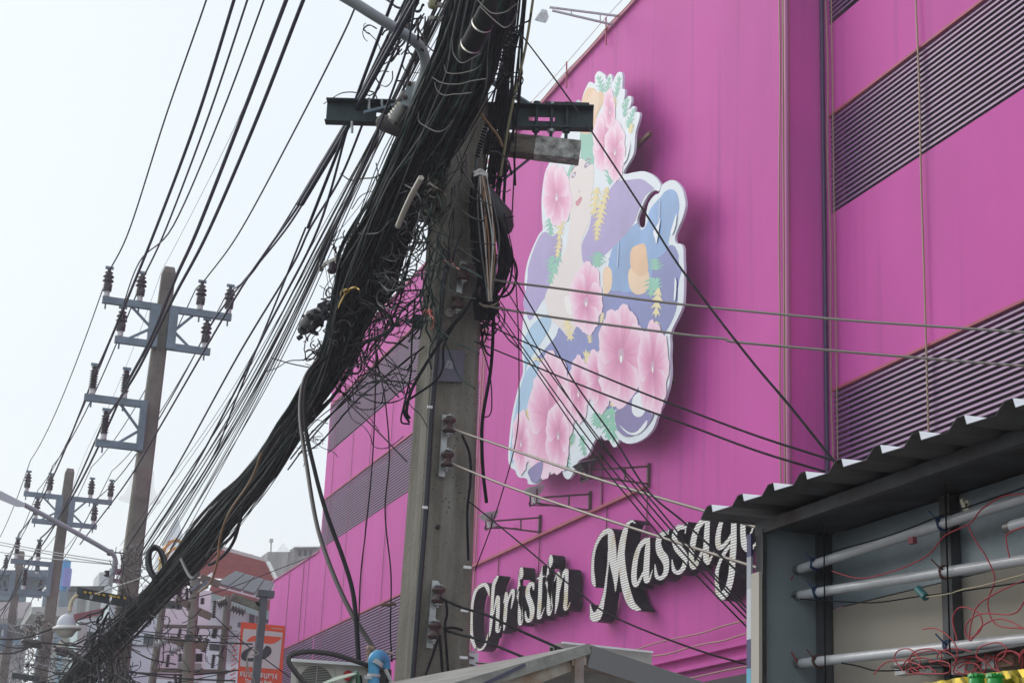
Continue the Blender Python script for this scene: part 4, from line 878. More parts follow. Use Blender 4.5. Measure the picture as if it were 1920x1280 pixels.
# upper right strands coming down past the channel
def drop(label, pts, r, m=BLACK, Ya=11.4, Yb=11.4, **k): return wire(label, pts, r, m, Ya=Ya, Yb=Yb, **k)
rs = random.Random(9); b = MB()
for k in range(34):
    x0 = 955 + rs.gauss(5, 14); x1 = 925 + rs.gauss(0, 16); y1 = rs.uniform(300, 420)
    b.tube(wire_pts([(x0 + 12, -70), (x0, 60), ((x0 + x1) / 2 + rs.gauss(3, 5), 200), (x1, y1)], Ya=11.2 + rs.uniform(-.3, .3), Yb=11.5), rs.uniform(.004, .011), 5)
b.build('cable_bundle', BLACK, None, 'black cables dropping past the steel channel on the right side of the pole', 'cables', None, 'stuff')
tangle([(950, 60, 14, 50), (940, 110, 14, 30), (945, 150, 10, 30), (925, 240, 12, 40), (925, 330, 12, 30)], 40, .006, BLACK, 'tangled_wires', 'black wire curls right of the pole above and below the channel', 31, 30, 90, X=3.6)
tangle([(690, 170, 20, 25), (735, 150, 25, 30), (760, 130, 20, 20), (690, 60, 18, 30)], 13, .0055, BLACK, 'tangled_wires', 'black cable loops around the street lamp arm', 32, 40, 110, X=3.1, curl=.7)
tangle([(790, 25, 10, 20), (770, 40, 12, 25), (755, 80, 12, 25)], 26, .009, BLACK, 'tangled_wires', 'spliced black wires near the small bracket at the top', 33, 30, 80, X=3.2, dirb=2.1, curl=.4)
tangle([(840, 320, 26, 60), (870, 280, 20, 40), (850, 400, 20, 50)], 20, .005, BLACK, 'tangled_wires', 'black cables crossing the upper face of the big pole', 36, 60, 200, X=3.15, depth=.06, dirb=1.8, curl=.3)
drop('olive cable hanging straight from the top, right of the channel bolts', [(1002, -20), (985, 90), (960, 200), (945, 285), (938, 330)], .011, mat('olive_cable', (.16, .15, .07), .5), 11.1, 11.3)
drop('black cable bending in a hook right of the pole', [(935, 250), (945, 300), (948, 322), (938, 332), (912, 328), (900, 325)], .011)
drop('rusty brown cable crossing over the beam', [(897, 208), (918, 235), (935, 258), (942, 275)], .010, OCHRE, 11.1, 11.1)
# spiral wrapped pale conduit
sw = empty('spiral_conduit', P(893, 290, Y=11.2), 'white spiral wrapped cable on the pole face below the steel channel', 'conduit')
part('core', mat('spiral_white', (.55, .55, .54), .5), sw, lambda b: b.tube(wire_pts([(912, 238), (903, 262), (898, 285), (895, 296)], Ya=11.15, Yb=11.15), .018, 8))
for k in range(11):
    a = P(912 - 17 * (k / 10) ** .8, 238 + k * 5.6, Y=11.13); part('spiral_turn', BLACK, sw, lambda b: b.lathe(a, (.3, 0, 1), [(0, .0185), (.006, .0205), (.010, .0185)], 10))
part('lower_sleeve', GREYC, sw, lambda b: b.tube(wire_pts([(895, 296), (893, 310), (895, 322)], Ya=11.15, Yb=11.15), .014, 8))
# the white plastic strip in the bundle
wire('long cream plastic strip dangling in front of the cable rope', [(790, 333), (772, 366), (757, 398), (746, 425)], .022, mat('cream_strip', (.45, .42, .36), .6), name='plastic_strip', cat='strip', X=2.95)

# ------------------------------------------------------------------ fan of cables and black hood right of the pole
fan = empty('cable_coil', P(915, 340, Y=11.3), 'long coil of black cables tied with white string on the right of the pole', 'cable coil')
rs = random.Random(17); b = MB()
for k in range(60):
    o = rs.gauss(0, 1); bulge = rs.uniform(-32, 40)
    b.tube(wire_pts([(900 + o * 4, 326), (905 + bulge * .55 + o * 3, 390), (915 + bulge, 450), (920 + bulge * .8, 510), (915 + o * 8, 560), (912 + o * 6, 600)], Ya=11.25 + rs.uniform(-.2, .12), Yb=11.3, seg=5), rs.uniform(.006, .013), 5)
b.build('coiled_strand', BLACK, fan, kind='stuff')
for k, (bl, m) in enumerate(((-8, GREYC), (0, LIGHTC), (6, OCHRE), (12, LIGHTC), (16, OCHRE), (-2, OCHRE), (22, GREYC), (10, LIGHTC))):
    pts = [(898 + k * 2, 330), (900 + bl * .6 + k * 2, 380), (908 + bl + k, 450), (914 + bl * .6, 520), (915 + k, 565)]
    mm_ = m
    part('pale_strand', mm_, fan, lambda b: b.tube(wire_pts(pts, Ya=11.02, Yb=11.06), .0055, 5))
b = MB()
for k in range(9): b.tube(wire_pts([(886 + rs.uniform(0, 12), 326 + rs.uniform(-5, 5)), (900, 322 + rs.uniform(-5, 5)), (914, 328 + rs.uniform(-5, 5))], Ya=11.04, Yb=11.04, seg=4), .006, 5)
b.build('string_knot', mat('white_string', (.62, .62, .60), .8), fan)
part('string_knot', mat('string_band', (.17, .15, .10), .8), fan, lambda b: b.tube(wire_pts([(899, 568), (910, 575), (925, 572), (934, 566)], Ya=11.05, Yb=11.1), .008, 5))
hp = [P(905, 345, Y=11.35), P(920, 385, Y=11.35), P(935, 410, Y=11.35), P(944, 432, Y=11.35), P(948, 440, Y=11.35)]
hood = empty('black_splice_hood', hp[0], 'black plastic splice hood leaning out from the cable coil', 'splice closure')
part('shell', mat('matt_black_plastic', (.018, .02, .022), .55, bump=.2), hood, lambda b: b.tube(hp, [.04, .095, .115, .085, .05], 10))
part('nozzle', MATS['matt_black_plastic'], hood, lambda b: b.tube([P(944, 436, Y=11.35), P(940, 446, Y=11.35)], .03, 8).tube([P(934, 440, Y=11.35), P(931, 450, Y=11.35)], .025, 8))
for k, pts in enumerate(([(946, 440), (960, 480), (955, 530), (935, 560)], [(940, 445), (968, 500), (962, 540), (945, 556), (922, 552)], [(932, 448), (948, 500), (945, 540), (930, 570)], [(936, 448), (958, 470), (950, 520), (925, 560)])):
    part('tail_cable', BLACK, hood, lambda b: b.tube(wire_pts(pts, Ya=11.3, Yb=11.3), .009, 5))
tangle([(925, 570, 14, 12), (910, 590, 12, 12), (915, 610, 12, 10)], 30, .006, BLACK, 'tangled_wires', 'black wire curls below the cable coil', 34, 30, 90, X=3.75, depth=.08)

# ------------------------------------------------------------------ service wires crossing the pink wall
wire('upper insulated wire running level to the right edge across the louvres', [(880, 515), (945, 528), (1040, 540), (1280, 571), (1560, 598), (1740, 611), (1960, 626)], .009, BARE, Ya=11.4, Yb=8.6)
wire('lower insulated wire running level to the right edge across the louvres', [(868, 564), (890, 569), (940, 579), (1060, 598), (1280, 627), (1358, 635), (1380, 641), (1560, 657), (1740, 672), (1960, 689)], .009, BARE, Ya=11.4, Yb=8.6)
wire('pale service wire from the upper spool sloping down to the sign box roof', [(850, 803), (872, 812), (930, 832), (1080, 884), (1200, 922), (1330, 960), (1430, 992)], .0085, BARE, Ya=11.3, Yb=7.6)
wire('pale service wire from the second spool sloping over the lettering', [(848, 868), (870, 878), (960, 914), (1090, 958), (1250, 1010), (1420, 1064)], .0085, BARE, Ya=11.3, Yb=7.6)
wire('black service wire sloping across the letters Christin', [(826, 1120), (863, 1137), (917, 1154), (963, 1176), (1064, 1221), (1130, 1252)], .009, BLACK, Ya=11.3, Yb=9.3)
wire('black service wire sloping low behind the gable roof', [(835, 1181), (862, 1189), (905, 1200), (960, 1222), (1010, 1243)], .009, BLACK, Ya=11.3, Yb=9.6)
wire('black service wire just above the junction box', [(832, 1178), (850, 1176), (870, 1182), (885, 1195)], .009, BLACK, Ya=11.3, Yb=11.5)
wire('pale wire leaving the junction box to the right', [(893, 1242), (950, 1246), (1000, 1251)], .007, BARE, Ya=11.5, Yb=9.5)
wire('upper black cable from the pole across the flower sign to the sign box', [(893, 597), (953, 627), (1080, 684), (1200, 734), (1280, 765), (1420, 817), (1560, 862)], .0055, BLACK, Ya=11.4, Yb=6.2)
wire('second black cable from the pole across the flower sign to the sign box', [(890, 640), (973, 674), (1080, 718), (1200, 764), (1280, 793), (1420, 845), (1545, 883)], .0055, BLACK, Ya=11.4, Yb=6.2)
wire('bold black stay wire running diagonally down to the corrugated roof', [(965, 50), (985, 75), (1045, 155), (1110, 248), (1210, 400), (1280, 508), (1400, 665), (1480, 760), (1562, 862), (1600, 905)], .0055, BLACK, Ya=11.2, Yb=5.2)
DG = [([(923, 580), (1003, 694), (1107, 844), (1180, 935), (1270, 1040), (1420, 1195)], 'leftmost black wire of the diagonal group crossing the lettering'),
      ([(925, 572), (1010, 694), (1112, 834), (1190, 930), (1285, 1040), (1425, 1185)], 'second black wire of the diagonal group crossing the lettering'),
      ([(937, 564), (1027, 694), (1118, 815), (1200, 925), (1300, 1040), (1425, 1175)], 'third black wire of the diagonal group crossing the lettering'),
      ([(935, 520), (977, 590), (1010, 655), (1118, 822), (1215, 930), (1320, 1055), (1425, 1165)], 'rightmost black wire of the diagonal group crossing the lettering')]
for t, lab in DG: wire(lab, t, .0042, BLACK, Ya=11.4, Yb=6.6)
wire('thin wavy black wire crossing the flower sign diagonally', [(925, 470), (960, 515), (993, 570), (1040, 650), (1078, 718), (1150, 820), (1215, 920), (1290, 985), (1420, 1105)], .005, BLACK, Ya=11.4, Yb=6.6)
wire('thin black wire from below the second spotlight down over the lettering', [(880, 940), (960, 1005), (1080, 1105), (1150, 1155), (1300, 1215), (1420, 1250)], .005, BLACK, Ya=11.4, Yb=7)
wire('thin vertical black wire hanging beside the flower sign edge', [(945, 400), (962, 480), (970, 580), (973, 700), (968, 820), (930, 960), (890, 1070)], .0045, BLACK, Ya=11.2, Yb=11.8)
wire('thick black cable hanging straight with a cut end right of the pole', [(928, 500), (925, 600), (920, 690), (905, 780), (903, 830), (906, 890), (912, 942)], .0135, BLACK, Ya=11.4, Yb=11.3)
wire('black cable sagging along the right edge of the pole to its foot', [(866, 815), (880, 850), (882, 900), (876, 960), (878, 1050)], .0095, BLACK, Ya=11.25, Yb=11.3)
wire('black cable dropping from the upper lower-rack spool', [(836, 1125), (838, 1150), (834, 1175), (838, 1230), (842, 1300)], .0095, BLACK, Ya=11.2, Yb=11.2)
wire('black cable dropping from the lowest spool straight down', [(824, 1190), (828, 1240), (832, 1300)], .011, BLACK, Ya=11.2, Yb=11.2)
wire('thin black cable swinging left from the lowest spool', [(822, 1195), (812, 1225), (798, 1265), (790, 1300)], .0085, BLACK, Ya=11.2, Yb=11.2)
wire('curly black cable end hooked right of the pole above the louvres', [(900, 640), (918, 700), (922, 755), (918, 778), (905, 782)], .005, BLACK, Ya=11.5, Yb=11.5)
wire('black wire crossing the pole face over the number plate', [(893, 545), (870, 585), (840, 620), (800, 680), (772, 730), (762, 770), (768, 785)], .012, BLACK, Ya=11.2, Yb=11.3)
wire('second black wire looping across the pole beside the number plate', [(868, 590), (848, 615), (832, 650), (830, 690), (815, 715), (780, 740), (760, 755), (758, 775), (768, 792)], .009, BLACK, Ya=11.2, Yb=11.3)
wire('black cable down the left edge of the pole', [(778, 560), (772, 640), (770, 700), (757, 760), (752, 790), (768, 795)], .007, BLACK, Ya=11.3, Yb=11.3)
# big loops beside the rope
wire('thick black cable loop hanging out of the knot over the pink panels', [(640, 650), (672, 645), (708, 632), (732, 618), (735, 606), (725, 588), (704, 575), (692, 570)], .018, BLACK, X=3.2)
wire('level black wire from the rope to the pole above the pink roof edge', [(690, 540), (740, 545), (790, 544)], .007, BLACK, X=3.3)
for t, lab in (([(700, 600), (708, 680), (722, 750), (730, 853), (722, 960), (733, 1075), (732, 1180), (735, 1240)], 'long thin black wire hanging left of the pole down to the blue pipe'),
               ([(705, 640), (703, 760), (697, 880), (686, 990), (676, 1080), (672, 1180)], 'thin black wire hanging in front of the lower louvres'),
               ([(620, 690), (650, 750), (700, 800), (763, 865)], 'thin black wire slanting across the louvres to the pole')):
    wire(lab, t, .0055, BLACK, X=3.3)
wire('thick black cable swooping down from the rope to the blue pipe', [(598, 672), (570, 712), (563, 780), (575, 870), (595, 985), (625, 1075), (660, 1150), (700, 1215), (745, 1300)], .017, mat('brownish_black_cable', (.035, .028, .028), .5), Ya=13.6, Yb=10.8)
wire('second thick cable swooping down and hanging straight past the pipe', [(612, 668), (577, 712), (572, 790), (590, 880), (612, 960), (645, 1050), (662, 1110), (669, 1180), (676, 1300)], .017, BLACK, Ya=13.6, Yb=10.8)
wire('thick black cable arching over the air conditioner', [(590, 1300), (556, 1262), (541, 1238), (548, 1226), (580, 1221), (625, 1226), (670, 1240), (705, 1252), (730, 1256)], .017, MATS['brownish_black_cable'], Ya=10.6, Yb=10.8)
for pts, lab in (([(780, 720), (700, 715), (640, 760), (590, 805), (545, 860)], 'black cable rising from the lower rope to the pole, upper one'), ([(800, 600), (730, 660), (650, 745), (585, 820), (540, 880)], 'black cable rising from the lower rope to the pole, steep one'), ([(795, 650), (730, 700), (660, 760), (600, 830), (560, 850)], 'black cable rising from the lower rope to the pole, middle one')):
    wire(lab, pts, .008, BLACK, X=3.3)
# long thin lines left of the rope, running to the tall pole and beyond
rs = random.Random(31)
for k in range(18):
    t = k / 17; x1 = 232 + 95 * t + rs.uniform(-6, 6); y1 = 1040 + rs.uniform(-25, 30); x0 = 598 + 105 * t ** .8 + rs.uniform(-8, 8); y0 = 440 - 160 * t
    mx_, my_ = (x0 + x1) / 2, (y0 + y1) / 2; sg_ = rs.uniform(14, 24)
    wire('thin telephone wire running from the tall pole up beside the cable rope', [(x0 + (x0 - x1) * .55, y0 + (y0 - y1) * .62), (x0, y0), (mx_ + sg_ * .5, my_ + sg_), (x1, y1)], rs.choice([.0035, .005, .007]), rs.choice([BLACK, GREYC, MATS['hv_wire']]), name='telephone_wire', group='thin telephone wires beside the cable rope', X=3.25 + rs.uniform(-.1, .1))
for pts, r, lab in (([(573, 427), (553, 477), (520, 560), (443, 747), (400, 854), (330, 960), (270, 1040)], .010, 'dark wire kinked where it crosses others left of the rope'),
                    ([(800, -40), (760, 50), (695, 195), (640, 330), (582, 427), (547, 500), (450, 660), (343, 854), (280, 960), (235, 1030)], .012, 'leftmost dark telephone wire sweeping from the top edge to the tall pole'),
                    ([(790, -60), (735, 70), (672, 200), (652, 240), (597, 427), (500, 617), (377, 854), (262, 1040)], .012, 'dark telephone wire passing the left end of the steel channel'),
                    ([(770, -20), (672, 185), (655, 230), (600, 310), (560, 385), (500, 470), (440, 560), (300, 800), (240, 900), (150, 1020)], .014, 'long dark wire passing behind the tall pole to the far left')):
    wire(lab, pts, r, MATS['hv_wire'], name='telephone_wire', X=3.1 if 'tall' not in lab else 3.3)
for pts, r, lab in (([(742, -15), (667, 187), (655, 228), (577, 427)], .014, 'dark cable crossing the left end of the steel channel'), ([(785, -20), (673, 187), (650, 233), (560, 383)], .021, 'thick twin cable crossing the street lamp arm'), ([(790, -15), (678, 187), (655, 233), (566, 383)], .021, 'second thick twin cable crossing the street lamp arm'), ([(778, 10), (757, 110), (690, 290), (640, 400), (600, 500)], .009, 'black cable passing between lamp arm and rope')):
    wire(lab, pts, r, MATS['hv_wire'], X=2.75)
# ------------------------------------------------------------------ open light box with fluorescent tubes, near right
XBk, XFr, XT = 2.44, 2.24, 2.345
y0 = P(1428, 1000, X=XFr).y        # the left end of the box
yR = 2.6
sbx = empty('open_light_box', (XFr, y0, 2.0), 'opened metal sign light box on the near right showing tubes and red wires', 'light box')
SHEET = mat('zinc_sheet', (.36, .42, .45), .42, metal=.25, c2=(.19, .235, .26), scale=2.2, bump=.08, bscale=60)
DSTEEL = mat('box_frame_steel', (.12, .135, .15), .6, metal=.25, c2=(.05, .035, .03), scale=6, bump=.1)
BEIGE = mat('beige_board', (.40, .36, .30), .8, var=.08, scale=1.5)
zTop = 2.545; zSplit = 2.338
part('zinc_panel', SHEET, sbx, lambda b: b.mm((XBk, yR, zSplit), (XBk + .006, y0 - .0065, zTop)))
part('beige_panel', BEIGE, sbx, lambda b: b.mm((XBk, yR, 1.7), (XBk + .008, y0 - .0065, zSplit - .003)))
part('end_panel', SHEET, sbx, lambda b: b.mm((XFr + .012, y0 - .006, 1.7), (XBk + .03, y0 + .002, zTop + .012)))
part('end_rib', DSTEEL, sbx, lambda b: b.mm((XBk - .035, y0 - .046, 1.7), (XBk - .003, y0 - .01, zTop)))
part('corner_post', DSTEEL, sbx, lambda b: b.mm((XFr - .012, y0 - .03, 1.7), (XFr + .0, y0 + .012, zTop)))
part('top_beam', DSTEEL, sbx, lambda b: b.mm((XFr - .010, yR, zTop - .012), (XFr + .012, y0 + .02, zTop + .022)))
part('top_sheet', DSTEEL, sbx, lambda b: b.mm((XFr + .014, yR, zTop + .004), (XBk + .5, y0 - .0065, zTop + .01)))
part('back_post', DSTEEL, sbx, lambda b: b.mm((XBk - .03, P(1803, 1050, X=XBk).y, 1.7), (XBk - .004, P(1783, 1050, X=XBk).y, zTop)))
part('rear_wall', DSTEEL, sbx, lambda b: b.mm((XBk + .012, yR, 1.7), (XBk + .5, y0 - .08, zTop + .0)))
for px in (1546, 1778):
    y = P(px, 1100, X=XT - .02).y
    part('hanging_wire', BLACK, sbx, lambda b: b.tube([(XT - .02, y, zTop - .01), (XT - .02, y + .004, 1.7)], .0022, 5))
TUBE = mat('frosted_tube', (.55, .56, .58), .25, var=.08, scale=14)
CAPM = mat('tube_cap', (.22, .21, .20), .4, metal=.5)
def ftube(px, py, py2, label, end=None, ties=()):
    a = P(px, py, X=XT); b_ = P(1920, py2, X=XT); d = (b_ - a).normalized(); e = a + d * (1.21 if end is None else end)
    r_ = .0135
    root = empty('fluorescent_tube', a, label, 'tube lamp', 'fluorescent tubes in the open light box')
    part('glass_tube', TUBE, root, lambda b: b.tube([a + d * .022, e - d * .022], r_, 16))
    part('end_cap', CAPM, root, lambda b: b.tube([a, a + d * .024], r_ * 1.04, 16).tube([a - d * .008, a], .002, 5))
    part('end_cap', CAPM, root, lambda b: b.tube([e - d * .024, e], r_ * 1.04, 16))
    for px_, m in ties:
        t = (P(px_, 1000, X=XT).y - a.y) / d.y; c = a + d * t; rr = random.Random(int(px_)); pts = []
        for k in range(26):
            an = k * .62; pts.append(c + d * (rr.uniform(-.006, .006) + (k - 13) * .0006) + V(math.cos(an), 0, math.sin(an)) * (r_ + .003))
        pts += [c + V(-.02, .01, .02), c + V(-.025, .02, .032)]
        MB().tube(pts, .0022, 5).build('wire_tie', m, root)
    return a, d
TIEB = mat('blue_tie_wire', (.02, .05, .14), .5)
ftube(1494, 1068, 933, 'topmost long fluorescent tube rising to the right', ties=((1530, TIEB), (1768, TIEB)))
ftube(1494, 1116, 1049, 'middle long fluorescent tube in the light box', ties=((1533, TIEB), (1770, mat('brown_tie_wire', (.12, .05, .04), .6))))
ftube(1496, 1243, 1198, 'lowest long fluorescent tube just above the gold foil', ties=((1532, MATS['brown_tie_wire']), (1774, TIEB)))
a0 = P(1898, 986, X=XT)
root = empty('fluorescent_tube', a0, 'short visible end of a tube entering at the right edge', 'tube lamp', 'fluorescent tubes in the open light box')
part('glass_tube', TUBE, root, lambda b: b.tube([a0, a0 + V(0, -1.1, -.01)], .0135, 16)); part('end_cap', CAPM, root, lambda b: b.tube([a0 + V(0, .02, 0), a0], .014, 16))
# flexes
def fx(label, pts, r=.0018, m=REDC, X=XT - .03, cat='wire', name='loose_flex'): return wire(label, pts, r, m, name=name, X=X)
fx('red flex curving below the topmost tube', [(1560, 1070), (1600, 1082), (1630, 1082), (1690, 1065), (1740, 1040), (1770, 1005), (1800, 990), (1822, 978), (1840, 955), (1880, 930), (1925, 925)], m=REDC)
fx('black flex lying along the topmost tube', [(1558, 1035), (1580, 1028), (1640, 1012), (1700, 992), (1760, 968), (1830, 945), (1925, 912)], .002, BLACK)
fx('red flex looping down from the tube to the tangle', [(1815, 985), (1830, 1015), (1850, 1045), (1865, 1085), (1852, 1130), (1868, 1170), (1920, 1178)], m=REDC)
fx('thin black flex hanging level under the middle tube', [(1500, 1122), (1560, 1126), (1640, 1129), (1720, 1118), (1800, 1108), (1925, 1090)], .0018, BLACK)
fx('pale flex sagging behind the middle tube', [(1735, 1119), (1780, 1112), (1808, 1104), (1840, 1098), (1925, 1075)], .002, mat('straw_flex', (.45, .38, .25), .6))
fx('red flex crossing loosely in front of the beige panel', [(1925, 1085), (1870, 1110), (1830, 1140), (1818, 1200), (1845, 1170), (1880, 1160), (1925, 1180)], m=REDC)
fx('big red flex loop in front of the back post', [(1795, 1200), (1786, 1160), (1800, 1138), (1830, 1145), (1842, 1165), (1835, 1185), (1815, 1195), (1812, 1170), (1840, 1150), (1900, 1150), (1925, 1120)], m=REDC)
fx('red flex dropping at the left end post', [(1487, 1078), (1476, 1110), (1480, 1140), (1475, 1170), (1482, 1215), (1495, 1240)], .0018, REDC, XFr + .09)
fx('blue flex hook on the left end panel', [(1490, 1117), (1462, 1120), (1452, 1135), (1455, 1150), (1478, 1155)], .0022, TIEB, XFr + .09)
fx('black flex under the lowest tube', [(1578, 1242), (1610, 1248), (1640, 1256), (1680, 1256), (1720, 1252), (1770, 1250)], .002, BLACK)
fx('red flex at the right edge hanging from the upper tube', [(1925, 985), (1890, 1000), (1888, 1020), (1893, 1045)], m=REDC)
rs = random.Random(44); b = MB()
for k in range(20):
    x = rs.uniform(1690, 1925); y = 1250 - (x - 1690) * .06 + rs.uniform(-6, 10); pts = [(x, y)]
    d = rs.uniform(-2.6, -.5)
    for i in range(7): d += rs.uniform(.2, 1.1) * (1 if k % 2 else -1); x += math.cos(d) * 20; y += math.sin(d) * 14; y = min(y, 1262); pts.append((x, y))
    b.tube(wire_pts(pts, X=XT - rs.uniform(.0, .06), seg=5), .0017, 5)
b.build('tangled_flex', REDC, None, 'red flex coils heaped above the gold foil strip', 'wires', None, 'stuff')
for (x, y, l, m) in ((1700, 1252, 40, GALV), (1745, 1252, 34, WHITE), (1805, 1250, 36, WHITE), (1862, 1240, 30, GALV), (1895, 1236, 40, mat('rusty_ballast', (.30, .20, .14), .7, c2=(.14, .05, .03), scale=40))):
    c = P(x, y, X=XT + .02); part('ballast', m, sbx, lambda b: b.box(c, (.03, l * .0016, .032)))
part('ballast_tray', DSTEEL, sbx, lambda b: b.mm((XT - .03, yR, 2.118), (XBk - .005, P(1690, 1260, X=XT).y, 2.124)))
gs = empty('starter', P(1728, 1111, X=XT - .03), 'small teal starter capsule hanging under the middle tube', 'starter')
part('capsule', mat('teal_plastic', (.03, .16, .16), .5), gs, lambda b: b.tube([P(1721, 1104, X=XT - .03), P(1736, 1119, X=XT - .03)], .010, 10))
gs = empty('starter', P(1712, 1013, X=XT - .02), 'tiny red connector under the topmost tube', 'starter')
part('capsule', mat('dusty_red_plastic', (.25, .05, .06), .6), gs, lambda b: b.box(P(1711, 1013, X=XT - .02), (.012, .022, .016)))
gs = empty('lamp_holder', P(1810, 945, X=XT), 'cream lamp holder clip standing above the topmost tube', 'lamp holder')
part('clip', mat('cream_clip', (.55, .50, .38), .6), gs, lambda b: b.bar(P(1804, 936, X=XT), P(1812, 958, X=XT), .008, .01).bar(P(1814, 938, X=XT), P(1815, 958, X=XT), .006, .01).bar(P(1806, 946, X=XT), P(1816, 946, X=XT), .006, .008))
# gold foil strip with green tufts
gf = empty('gold_foil_strip', P(1760, 1275, X=XT - .05), 'shiny crumpled gold foil strip at the bottom right corner', 'foil')
def foil(b):
    rs = random.Random(2); vs = []; n = 60
    ya, yb = P(1640, 1280, X=XT - .05).y, 2.7
    for j in range(5):
        for i in range(n + 1):
            y = ya + (yb - ya) * i / n; z = 2.066 - (.0 if i > 4 else (4 - i) * .006) - j * .02
            vs.append((XT - .05 + rs.uniform(-.004, .004), y, z + (rs.uniform(-.0012, .0012) if j else rs.uniform(-.0025, .001))))
    b.add(vs, [(j * (n + 1) + i, j * (n + 1) + i + 1, (j + 1) * (n + 1) + i + 1, (j + 1) * (n + 1) + i) for j in range(4) for i in range(n)])
part('foil', mat('gold_foil', (.38, .29, .03), .3, metal=.8, var=.3, scale=25), gf, foil)
for px in (1831, 1866):
    g = empty('green_tuft', P(px, 1275, X=XT - .08), 'glossy green bulb ornament on the gold foil, %s one' % ('left' if px < 1850 else 'right'), 'ornament')
    part('bulb', mat('green_plastic', (.02, .35, .06), .3), g, lambda b: b.lathe(P(px, 1272, X=XT - .08), (0, 0, 1), [(-.10, .012), (-.05, .016), (-.02, .019), (0, .017), (.006, .012), (.009, .0)], 12))
    rs = random.Random(px); q = P(px, 1270, X=XT - .08)
    def ruf(b):
        for k in range(14): a = k * .45; b.box(q + V(math.cos(a) * .014, math.sin(a) * .014, .004), (.008, .008, .008), Matrix.Rotation(rs.uniform(0, 2), 3, V(1, rs.random(), 0)))
    part('ruffle', MATS['green_plastic'], g, ruf)
# corrugated roof sheet over the box
rf_ = empty('corrugated_roof', (2.2, y0 + .3, 2.66), 'corrugated metal roof sheet with ribs coloured sunlit white above the open light box', 'roof sheet')
XR0 = 2.10; zr = P(1324, 946, X=XR0).z - .022
peaks = [P(px, py, X=XR0).y for px, py in ((1330, 938), (1388, 916), (1445, 891), (1505, 866), (1572, 840), (1644, 812), (1716, 786), (1800, 755), (1890, 722), (1995, 690), (2110, 650))]
prof = [(peaks[0] + .055, zr - .012)]
for y in peaks: prof += [(y + .05, zr - .004), (y + .016, zr + .020), (y - .014, zr + .020), (y - .022, zr - .002)]
prof += [(peaks[-1] - .2, zr - .006)]
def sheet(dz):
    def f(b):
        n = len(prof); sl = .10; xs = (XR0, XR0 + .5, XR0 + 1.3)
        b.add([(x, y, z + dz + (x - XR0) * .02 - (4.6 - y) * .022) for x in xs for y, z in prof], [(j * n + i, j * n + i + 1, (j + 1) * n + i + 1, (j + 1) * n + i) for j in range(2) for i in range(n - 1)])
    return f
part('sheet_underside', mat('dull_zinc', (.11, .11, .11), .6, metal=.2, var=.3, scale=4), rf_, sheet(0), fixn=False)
part('sheet_top', mat('sunlit_white_sheet_top', (.80, .80, .82), .5), rf_, sheet(.0025), fixn=False)  # white layer puts the light caught by the ribs into the colour
part('purlin', DSTEEL, rf_, lambda b: b.mm((XFr + .03, yR, zTop + .024), (XFr + .06, y0 + .02, zr - .045)))
# narrow poster edge and beige strip left of the box
pe = empty('poster_edge', P(1412, 1150, X=XFr - .03), 'narrow blue and white printed poster edge beside the light box', 'poster')
ya, yb = P(1406, 1100, X=XFr - .02).y, P(1414, 1100, X=XFr - .02).y
for z0, z1, c in ((1.7, 2.09, (.62, .66, .70)), (2.09, 2.16, (.12, .42, .60)), (2.16, 2.24, (.05, .05, .16)), (2.24, 2.38, (.60, .64, .68)), (2.38, 2.47, (.42, .45, .50)), (2.47, 2.535, (.04, .04, .16))):
    part('printed_band', mat('poster_%d' % int(z1 * 100), c, .5), pe, lambda b: b.mm((XFr - .03, yb, z0), (XFr - .024, ya, z1)))
part('frame_strip', mat('beige_strip', (.50, .46, .40), .7), pe, lambda b: b.mm((XFr - .03, P(1423, 1100, X=XFr - .03).y, 1.7), (XFr - .02, yb - .001, 2.42)))

# ------------------------------------------------------------------ gable canopy at the bottom
GY = 7.8
def G(x, y, o=0.): return P(x, y, Y=GY + o)
gb = empty('gable_canopy', G(1105, 1290), 'rusty steel gable canopy with weathered roof sheets at the bottom centre', 'canopy')
ROOFS = mat('weathered_roof_sheet', (.34, .33, .30), .75, c2=(.17, .165, .155), scale=4, bump=.1, stretch=(3, .5, 3))
GST = mat('grey_gable_steel', (.30, .31, .33), .6, metal=.2, c2=(.20, .13, .09), scale=7)
ap = G(1103, 1211); l0 = G(840, 1287); r0_ = G(1345, 1291)
part('roof_sheet', ROOFS, gb, lambda b: b.hexa([l0 + V(0, 0, 0), ap, ap + V(-.35, 4.5, .05), l0 + V(-.35, 4.5, .05), l0 + V(0, 0, .012), ap + V(0, 0, .012), ap + V(-.35, 4.5, .062), l0 + V(-.35, 4.5, .062)]))
part('roof_sheet', ROOFS, gb, lambda b: b.hexa([ap + V(.002, 0, 0), r0_, r0_ + V(-.35, 4.5, .05), ap + V(-.348, 4.5, .05), ap + V(.002, 0, .012), r0_ + V(0, 0, .012), r0_ + V(-.35, 4.5, .062), ap + V(-.348, 4.5, .062)]))
part('barge_board', ROOFS, gb, lambda b: b.bar(l0 + V(0, -.02, -.03), ap + V(0, -.02, -.012), .012, .05))
part('barge_board', mat('dark_grey_fascia', (.16, .16, .16), .7), gb, lambda b: b.bar(ap + V(0, -.02, -.05), r0_ + V(0, -.02, -.05), .012, .105))  # right board in a darker grey than the left one
part('seam', mat('dark_tape', (.05, .05, .09), .5), gb, lambda b: b.bar(G(905, 1283, -.04), G(985, 1245, -.04), .004, .016))
part('rafter', RUSTB, gb, lambda b: b.bar(G(905, 1306, .03), G(1080, 1237, .03), .05, .075))
part('rafter', RUSTB, gb, lambda b: b.bar(G(1090, 1235, .03), G(1330, 1305, .03), .05, .075))
part('king_post', GST, gb, lambda b: b.bar(G(1083, 1340, .0), G(1083, 1228, .0), .046, .046))
